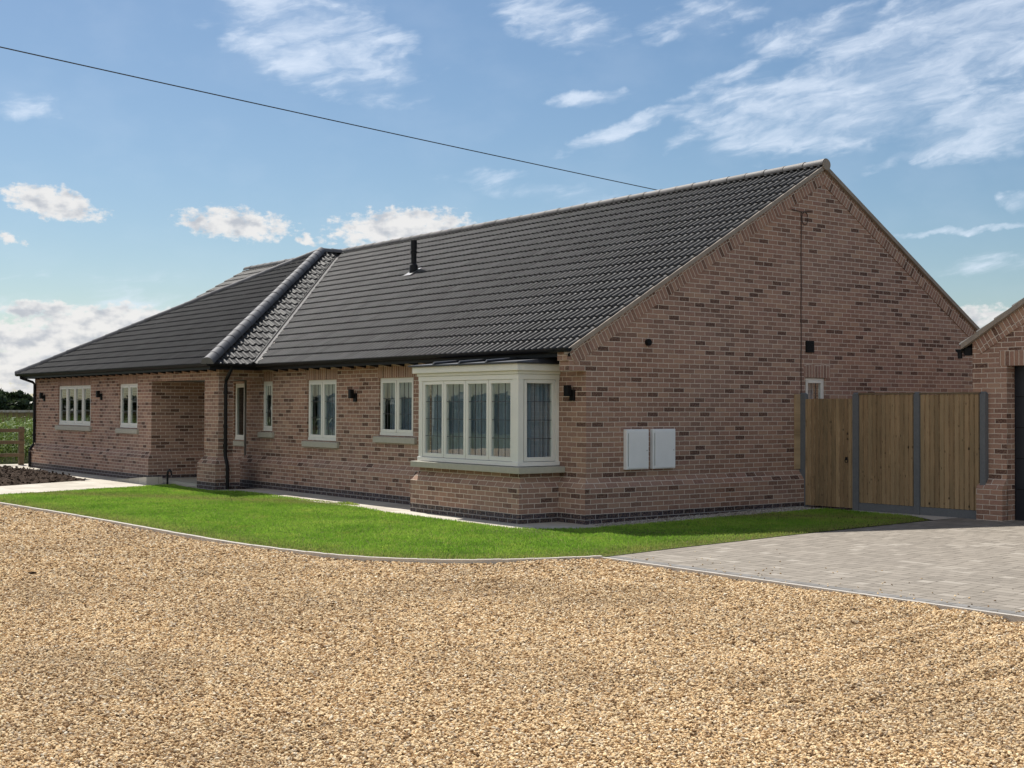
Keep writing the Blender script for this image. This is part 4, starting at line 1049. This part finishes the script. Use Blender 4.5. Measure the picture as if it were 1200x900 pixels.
def maize():
    V, F, U = [], [], []; TV, TF = [], []
    for iy in range(46):
        y = 27.5+iy*.62 + (iy*iy)*.004
        for x in np.arange(-11, 6, .30 if iy < 14 else .42):
            x0 = x+random.uniform(-.07, .07); y0 = y+random.uniform(-.1, .1); H = random.uniform(1.18, 1.44)
            nl = 8 if iy < 16 else 5
            if iy >= 16 and random.random() < .3: continue
            for l in range(nl):
                zb = H*(.12+.75*l/nl); a = (l % 2)*math.pi+random.uniform(-.7, .7); L = random.uniform(.35, .6); wd = random.uniform(.03, .05)
                r = random.random(); ca_, sa2 = math.cos(a), math.sin(a); base = len(V)
                for s_, (d, h) in enumerate(((0, 0), (.35*L, .26*L*1.4), (.75*L, .30*L), (1.0*L, -.02*L))):
                    ww = wd*(.6, 1, .75, .08)[s_]
                    V.append((x0+ca_*d-sa2*ww, y0+sa2*d+ca_*ww, zb+h)); V.append((x0+ca_*d+sa2*ww, y0+sa2*d-ca_*ww, zb+h))
                for s_ in range(3): F.append((base+2*s_, base+2*s_+1, base+2*s_+3, base+2*s_+2)); U += [(r, 0)]*4
            b = len(V); V += [(x0-.014, y0, -.05), (x0+.014, y0, -.05), (x0+.008, y0, H), (x0-.008, y0, H)]; F.append((b, b+1, b+2, b+3)); U += [(.5, 0)]*4
            for q in range(4):
                a = random.uniform(0, 6.28); b = len(TV); dx_, dy_ = math.cos(a)*.06, math.sin(a)*.06
                TV += [(x0-.006, y0, H-.04), (x0+.006, y0, H-.04), (x0+dx_, y0+dy_, H+.14)]; TF.append((b, b+1, b+2))
    n = len(V); V += TV; F += [tuple(k+n for k in f_) for f_ in TF]; U += [(0, 0)]*3*len(TF)
    me = bpy.data.meshes.new('maize_crop'); me.from_pydata(V, [], F); uvl = me.uv_layers.new(name='UVMap'); uvl.data.foreach_set('uv', np.array(U, dtype=np.float32).ravel())
    me.materials.append(M['maize']); me.materials.append(M['tassel'])
    mi = np.zeros(len(F), np.int32); mi[-len(TF):] = 1; me.polygons.foreach_set('material_index', mi)
    o = bpy.data.objects.new('maize_crop', me); col.objects.link(o); tag(o, 'dense green maize crop with brown tassels behind the rail fence', 'maize', kind='stuff')
maize()
# rail fence by the field
rfn = thing('rail_fence', 'brown post and rail fence in front of the maize field', 'fence', (-.9, 23.9, 0))
for x in (-8.2, -6.4, -4.6, -2.75, -.93):
    m = MB(); m.box(x-.07, x+.07, 23.85, 23.97, -.05, 1.10); m.build('post', 'rail', rfn, bevel=.008)
for z in (.30, .66, 1.0):
    m = MB(); m.box(-9.5, -.86, 23.80, 23.848, z-.05, z+.05); m.build('rail', 'rail', rfn, bevel=.005)
# low wall beyond the maize
lw = thing('field_wall', 'long low dark wall with pale coping beyond the maize', 'wall', (0, 84, 0))
m = MB(); m.box(-40, 60, 84, 84.3, -.05, 1.20); m.build('wall', 'rail', lw)
m = MB(); m.box(-40, 60, 83.9, 84.4, 1.201, 1.36); m.build('coping', 'kerb', lw)

def tree(name, x, y, h, rx, label, n=2600, trunk=.3, seedn=3, leaf=.35, cat='tree', group=None, base=.12):
    rnd = np.random.default_rng(seedn); root = thing(name, label, cat, (x, y, -.05), group)
    cl = []
    for i in range(26):
        a = rnd.uniform(0, 2*np.pi); r = rnd.uniform(0, .8)*rx; z = rnd.uniform(base+.05, .9)*h
        k = math.sqrt(max(.05, 1-((z/h-.5)/.55)**2)); cl.append((r*math.cos(a)*k, r*math.sin(a)*k, z, rnd.uniform(.18, .36)*rx))
    V, F, U = [], [], []
    for i in range(n):
        c_ = cl[rnd.integers(len(cl))]; d = rnd.normal(size=3); d /= np.linalg.norm(d); rr = c_[3]*rnd.uniform(.5, 1.1)
        p = np.array(c_[:3])+d*rr*np.array([1, 1, .85]); p[2] = max(p[2], .05*h)
        a = rnd.normal(size=3); a /= np.linalg.norm(a); b = np.cross(a, rnd.normal(size=3)); b /= np.linalg.norm(b); s_ = leaf*rnd.uniform(.5, 1.2)
        k = len(V); V += [tuple(p-a*s_), tuple(p+b*s_*.6), tuple(p+a*s_), tuple(p-b*s_*.6)]; F.append((k, k+1, k+2, k+3)); U += [(rnd.random(), 0)]*4
    me = bpy.data.meshes.new('crown'); me.from_pydata(V, [], F); uvl = me.uv_layers.new(name='UVMap'); uvl.data.foreach_set('uv', np.array(U, dtype=np.float32).ravel()); me.materials.append(M['leafdark'])
    o = bpy.data.objects.new('crown', me); col.objects.link(o); o.parent = root
    m = MB(); m.tube([(0, 0, 0), (.02*h, 0, h*.3), (0, .02*h, h*.7)], [trunk, trunk*.7, trunk*.3], 8)
    for i in range(6):
        c_ = cl[i]; m.tube([(0, 0, h*(.15+.07*i)), (c_[0]*.5, c_[1]*.5, (h*(.2+.07*i)+c_[2])/2), tuple(c_[:3])], [trunk*.4, trunk*.25, trunk*.08], 6)
    t_ = m.build('trunk', 'bark'); t_.parent = root
def at(az, d): return (CX+d*math.sin(R(az)), CY+d*math.cos(R(az)))
tree('field_tree', *at(16.45, 235), 3.9, 3.7, 'dark rounded tree on the horizon nearest the house end', seedn=5, leaf=.5, group='trees beyond the maize')
tree('field_tree', *at(15.60, 232), 3.2, 3.2, 'smaller dark tree left of the rounded tree', seedn=8, leaf=.5, group='trees beyond the maize')
# distant treeline
def treeline(name, az0, az1, d, h, label, mat='leafdark', step=.004, seedn=4, leaf=2.0, dens=5):
    rnd = np.random.default_rng(seedn); V, F, U = [], [], []
    n = int((az1-az0)/.05*dens)
    for i in range(n):
        a = rnd.uniform(az0, az1); dd_ = d+rnd.uniform(-8, 8); x, y = at(a, dd_)
        hh = h*(.55+.45*math.sin(a*3.3)*math.sin(a*1.7+1)+.15*math.sin(a*11)); z = rnd.uniform(0, max(.4, hh))
        p = np.array([x, y, z]); q = rnd.normal(size=3); q /= np.linalg.norm(q); b = np.cross(q, rnd.normal(size=3)); b /= np.linalg.norm(b); s_ = leaf*rnd.uniform(.5, 1.2)
        k = len(V); V += [tuple(p-q*s_), tuple(p+b*s_), tuple(p+q*s_), tuple(p-b*s_)]; F.append((k, k+1, k+2, k+3)); U += [(rnd.random(), 0)]*4
    me = bpy.data.meshes.new(name); me.from_pydata(V, [], F); uvl = me.uv_layers.new(name='UVMap'); uvl.data.foreach_set('uv', np.array(U, dtype=np.float32).ravel()); me.materials.append(M[mat])
    o = bpy.data.objects.new(name, me); col.objects.link(o); tag(o, label, 'trees', kind='stuff')
treeline('distant_woodland', 5, 75, 900, 7, 'low blurred woodland along the far horizon', leaf=4)
# hedge across the road behind the viewer, mirrored in the window glass
def hedge():
    rnd = np.random.default_rng(9); V, F, U = [], [], []
    for i in range(16000):
        y = rnd.uniform(0, 150); hh = 1.55+.35*math.sin(y*.35)*math.sin(y*.13+1)+.75*abs(math.sin(y*.55)); z = rnd.uniform(0, 1)**.7*hh; x = -42+rnd.uniform(-1.3, 1.3)
        p = np.array([x, y, z]); q = rnd.normal(size=3); q /= np.linalg.norm(q); b = np.cross(q, rnd.normal(size=3)); b /= np.linalg.norm(b); s_ = .45*rnd.uniform(.5, 1.2)
        k = len(V); V += [tuple(p-q*s_), tuple(p+b*s_), tuple(p+q*s_), tuple(p-b*s_)]; F.append((k, k+1, k+2, k+3)); U += [(rnd.random(), 0)]*4
    me = bpy.data.meshes.new('hedge'); me.from_pydata(V, [], F); uvl = me.uv_layers.new(name='UVMap'); uvl.data.foreach_set('uv', np.array(U, dtype=np.float32).ravel()); me.materials.append(M['leafdark'])
    o = bpy.data.objects.new('hedge', me); col.objects.link(o); tag(o, 'long dark hedge facing the house, mirrored in its windows', 'hedge', kind='stuff')
hedge()

# =================================================================== SKY + SUN
EL = R(53.2); kx, ky = .10, .74           # shadow run per metre of height along -x and -y
wd = bpy.data.worlds.new('World'); sc.world = wd; wd.use_nodes = True
T = NT.__new__(NT); T.t = wd.node_tree; T.t.nodes.clear(); T.m = None
out = T.n('ShaderNodeOutputWorld')
sky = T.n('ShaderNodeTexSky', sky_type='NISHITA'); sky.sun_disc = False; sky.sun_elevation = EL; sky.sun_rotation = math.atan2(kx, ky)
sky.air_density = 1.0; sky.dust_density = .55; sky.ozone_density = 2.5; sky.altitude = 20
skc = T.n('ShaderNodeHueSaturation'); skc.inputs['Saturation'].default_value = 1.10; T.set(skc.inputs['Color'], sky.outputs[0])
b1 = T.n('ShaderNodeBackground'); T.set(b1.inputs[0], T.mix(1.0, skc.outputs[0], (.97, 1.0, .985), 'MULTIPLY')); b1.inputs[1].default_value = .0605
tc = T.n('ShaderNodeTexCoord'); dx, dy, dz = T.xyz(tc.outputs['Generated'])
az = T.math('MULTIPLY', T.math('ARCTAN2', dx, dy), 57.2958); el = T.math('MULTIPLY', T.math('ARCSINE', dz), 57.2958)
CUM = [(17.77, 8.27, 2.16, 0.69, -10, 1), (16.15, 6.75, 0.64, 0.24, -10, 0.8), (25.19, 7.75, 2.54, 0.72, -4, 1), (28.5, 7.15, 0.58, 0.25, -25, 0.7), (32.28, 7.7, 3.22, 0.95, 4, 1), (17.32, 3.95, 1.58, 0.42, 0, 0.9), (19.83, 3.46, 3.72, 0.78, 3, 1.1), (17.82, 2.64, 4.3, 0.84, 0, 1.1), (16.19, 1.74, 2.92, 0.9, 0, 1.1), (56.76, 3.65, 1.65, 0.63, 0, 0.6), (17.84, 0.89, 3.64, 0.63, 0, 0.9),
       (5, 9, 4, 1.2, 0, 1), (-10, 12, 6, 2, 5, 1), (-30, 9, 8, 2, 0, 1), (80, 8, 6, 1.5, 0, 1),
       (-75, 28, 28, 20, 0, 1.8), (-110, 32, 30, 24, 0, 1.8), (-165, 22, 18, 10, 0, 1.3), (150, 24, 14, 8, 0, 1.2)]  # unseen cloud banks behind the camera, added to raise fill on shaded walls
CIR = [(28.56, 15.53, 4.6, 2.1, -18, 1.3), (31.13, 14.75, 2.14, 0.87, -10, 0.6), (38.94, 16.59, 2.68, 1.17, -15, 0.8), (51.68, 12.73, 6.9, 1.9, 10, 1.5), (54.9, 14.6, 6.2, 2.5, 14, 1.5), (57.11, 11.6, 3.6, 1.5, 6, 1.4), (50.0, 15.5, 3.0, .8, 14, .8), (46.33, 12.96, 2.12, 1.05, 20, 0.6), (42.48, 12.13, 3.07, 0.39, 20, 0.9), (46.33, 13.94, 2.4, 0.35, 22, 0.9), (40.44, 13.18, 1.88, 0.32, 4, 0.6), (54.77, 10.57, 2.49, 0.31, 12, 0.7), (58.15, 8.34, 0.71, 0.48, 0, 0.9), (56.44, 7.35, 2.96, 0.14, 2, 0.7), (56.77, 5.84, 2.63, 0.35, 4, 0.4), (16.42, 12.13, 1.28, 0.47, 0, 0.35), (35.98, 9.92, 1.65, 0.29, 0, 0.4), (38.96, 9.2, 2.2, 0.44, -5, 0.35), (20.17, 2.5, 6.79, 2.13, 0, 0.5), (45.23, 16.46, 2.11, 0.68, 10, 0.5),
       (0, 25, 12, 5, 10, .8), (70, 22, 10, 5, 0, .8), (-60, 35, 20, 8, 0, .8), (150, 40, 25, 10, 0, .7)]
vec = T.comb(az, el)
wn = T.n('ShaderNodeTexNoise'); T.set(wn.inputs['Vector'], vec); wn.inputs['Scale'].default_value = 1.2; wn.inputs['Detail'].default_value = 4
wx, wy, _ = T.xyz(wn.outputs['Color'])
azw = T.math('ADD', az, T.math('MULTIPLY', T.math('SUBTRACT', wx, .5), 1.6)); elw = T.math('ADD', el, T.math('MULTIPLY', T.math('SUBTRACT', wy, .5), .7))
def field(blobs, A, E_):
    acc = None
    for (a, e, rx, ry, rot, w) in blobs:
        c_, s_ = math.cos(R(rot)), math.sin(R(rot)); ce = 1/1.0
        da = T.math('MULTIPLY', T.math('SUBTRACT', A, a), math.cos(R(e))); de = T.math('SUBTRACT', E_, e)
        p = T.math('MULTIPLY_ADD', da, c_/rx, T.math('MULTIPLY', de, s_/rx)); q = T.math('MULTIPLY_ADD', de, c_/ry, T.math('MULTIPLY', da, -s_/ry))
        r2 = T.math('ADD', T.math('MULTIPLY', p, p), T.math('MULTIPLY', q, q))
        v = T.math('MULTIPLY', T.math('SUBTRACT', 1.0, r2), w)
        acc = v if acc is None else T.math('MAXIMUM', acc, v)
    return T.math('MAXIMUM', acc, -1.0)
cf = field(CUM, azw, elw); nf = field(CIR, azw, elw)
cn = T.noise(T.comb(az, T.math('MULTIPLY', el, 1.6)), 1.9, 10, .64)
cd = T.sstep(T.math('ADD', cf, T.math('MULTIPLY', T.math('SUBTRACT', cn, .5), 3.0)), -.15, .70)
# wispy filaments, drawn out sideways and feathered by a warped noise
r1_, r2_ = math.cos(R(11)), math.sin(R(11))
pa = T.math('MULTIPLY_ADD', az, r1_*.34, T.math('MULTIPLY', el, r2_*.34)); pb = T.math('MULTIPLY_ADD', el, r1_, T.math('MULTIPLY', az, -r2_))
fw1 = T.n('ShaderNodeTexNoise'); T.set(fw1.inputs['Vector'], T.comb(pa, pb)); fw1.inputs['Scale'].default_value = .8; fw1.inputs['Detail'].default_value = 5
fx1, fy1, _ = T.xyz(fw1.outputs['Color'])
qa = T.math('ADD', pa, T.math('MULTIPLY', T.math('SUBTRACT', fx1, .5), 1.1)); qb = T.math('ADD', pb, T.math('MULTIPLY', T.math('SUBTRACT', fy1, .5), 1.1))
wisp = T.sstep(T.noise(T.comb(qa, qb), 1.15, 10, .56), .33, .74)
fine = T.sstep(T.noise(T.comb(T.math('MULTIPLY', qa, 1.4), T.math('MULTIPLY', qb, 1.6)), 3.1, 8, .66), .30, .75)
veil = T.sstep(T.noise(T.comb(az, T.math('MULTIPLY', el, 1.6)), .28, 5, .55), .42, .75)
msk = T.sstep(T.math('ADD', nf, T.math('MULTIPLY', T.math('SUBTRACT', wisp, .5), .9)), -.45, .95)
sd = T.math('ADD', T.math('MULTIPLY', msk, T.math('ADD', .16, T.math('ADD', T.math('MULTIPLY', wisp, .64), T.math('MULTIPLY', fine, .16)))), T.math('MULTIPLY', veil, .07))
sh = T.sstep(T.noise(T.comb(az, T.math('MULTIPLY', el, 1.7)), 1.0, 4, .5), .40, .68)
cc = T.mix(T.math('MULTIPLY', sh, T.sstep(cf, .0, .7)), (1.0, .985, .97), (.60, .63, .69))
# clouds opposite the sun are front lit: brighter, boosting the added fill banks
sdn = Vector((kx, ky, 1)).normalized()
dp = T.n('ShaderNodeVectorMath', operation='DOT_PRODUCT'); T.set(dp.inputs[0], tc.outputs['Generated']); dp.inputs[1].default_value = sdn
T_b = T.math('ADD', .60, T.math('MULTIPLY', T.sstep(T.math('MULTIPLY', dp.outputs['Value'], -1.0), -.45, .35), .75))
b2 = T.n('ShaderNodeBackground'); T.set(b2.inputs[0], cc); T.set(b2.inputs[1], T_b)
b3 = T.n('ShaderNodeBackground'); b3.inputs[0].default_value = (.56, .62, .71, 1); b3.inputs[1].default_value = 1.0
m1 = T.n('ShaderNodeMixShader'); T.set(m1.inputs[0], T.math('MULTIPLY', sd, .82, clamp=True)); T.t.links.new(b1.outputs[0], m1.inputs[1]); T.t.links.new(b3.outputs[0], m1.inputs[2])
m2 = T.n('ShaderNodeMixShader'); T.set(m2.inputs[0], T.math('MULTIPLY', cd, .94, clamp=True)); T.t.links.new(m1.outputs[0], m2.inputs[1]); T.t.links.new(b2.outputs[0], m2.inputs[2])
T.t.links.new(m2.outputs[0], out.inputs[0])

sl_ = bpy.data.lights.new('sun', 'SUN'); sl_.energy = 4.6; sl_.angle = R(.55); sl_.color = (1, .955, .88)
so_ = bpy.data.objects.new('sun', sl_); col.objects.link(so_); d = Vector((-kx, -ky, -1)); so_.rotation_euler = d.to_track_quat('-Z', 'Y').to_euler(); so_.location = (10, 20, 30)

# =================================================================== CAMERA
pitch, roll = .0177, .0038
right = Vector((cF, -sF, 0)); fw_ = Vector((sF, cF, 0)); up_ = Vector((0, 0, 1))
F_ = fw_*math.cos(pitch)+up_*math.sin(pitch); U_ = up_*math.cos(pitch)-fw_*math.sin(pitch)
Rr = right*math.cos(roll)+U_*math.sin(roll); Uu = U_*math.cos(roll)-right*math.sin(roll)
cam = bpy.data.cameras.new('camera'); cam.sensor_width = 36; cam.lens = 1542.82/1200*36; cam.clip_end = 8000; cam.clip_start = .1
co = bpy.data.objects.new('camera', cam); col.objects.link(co)
mt = Matrix((Rr, Uu, -F_)).transposed().to_4x4(); mt.translation = Vector((CX, CY, 1.7132)); co.matrix_world = mt
sc.camera = co
vs = sc.view_settings; vs.view_transform = 'Standard'; vs.look = 'None'; vs.exposure = .55; vs.gamma = 1
sc.cycles.use_denoising = True; sc.cycles.max_bounces = 8; sc.cycles.transparent_max_bounces = 12
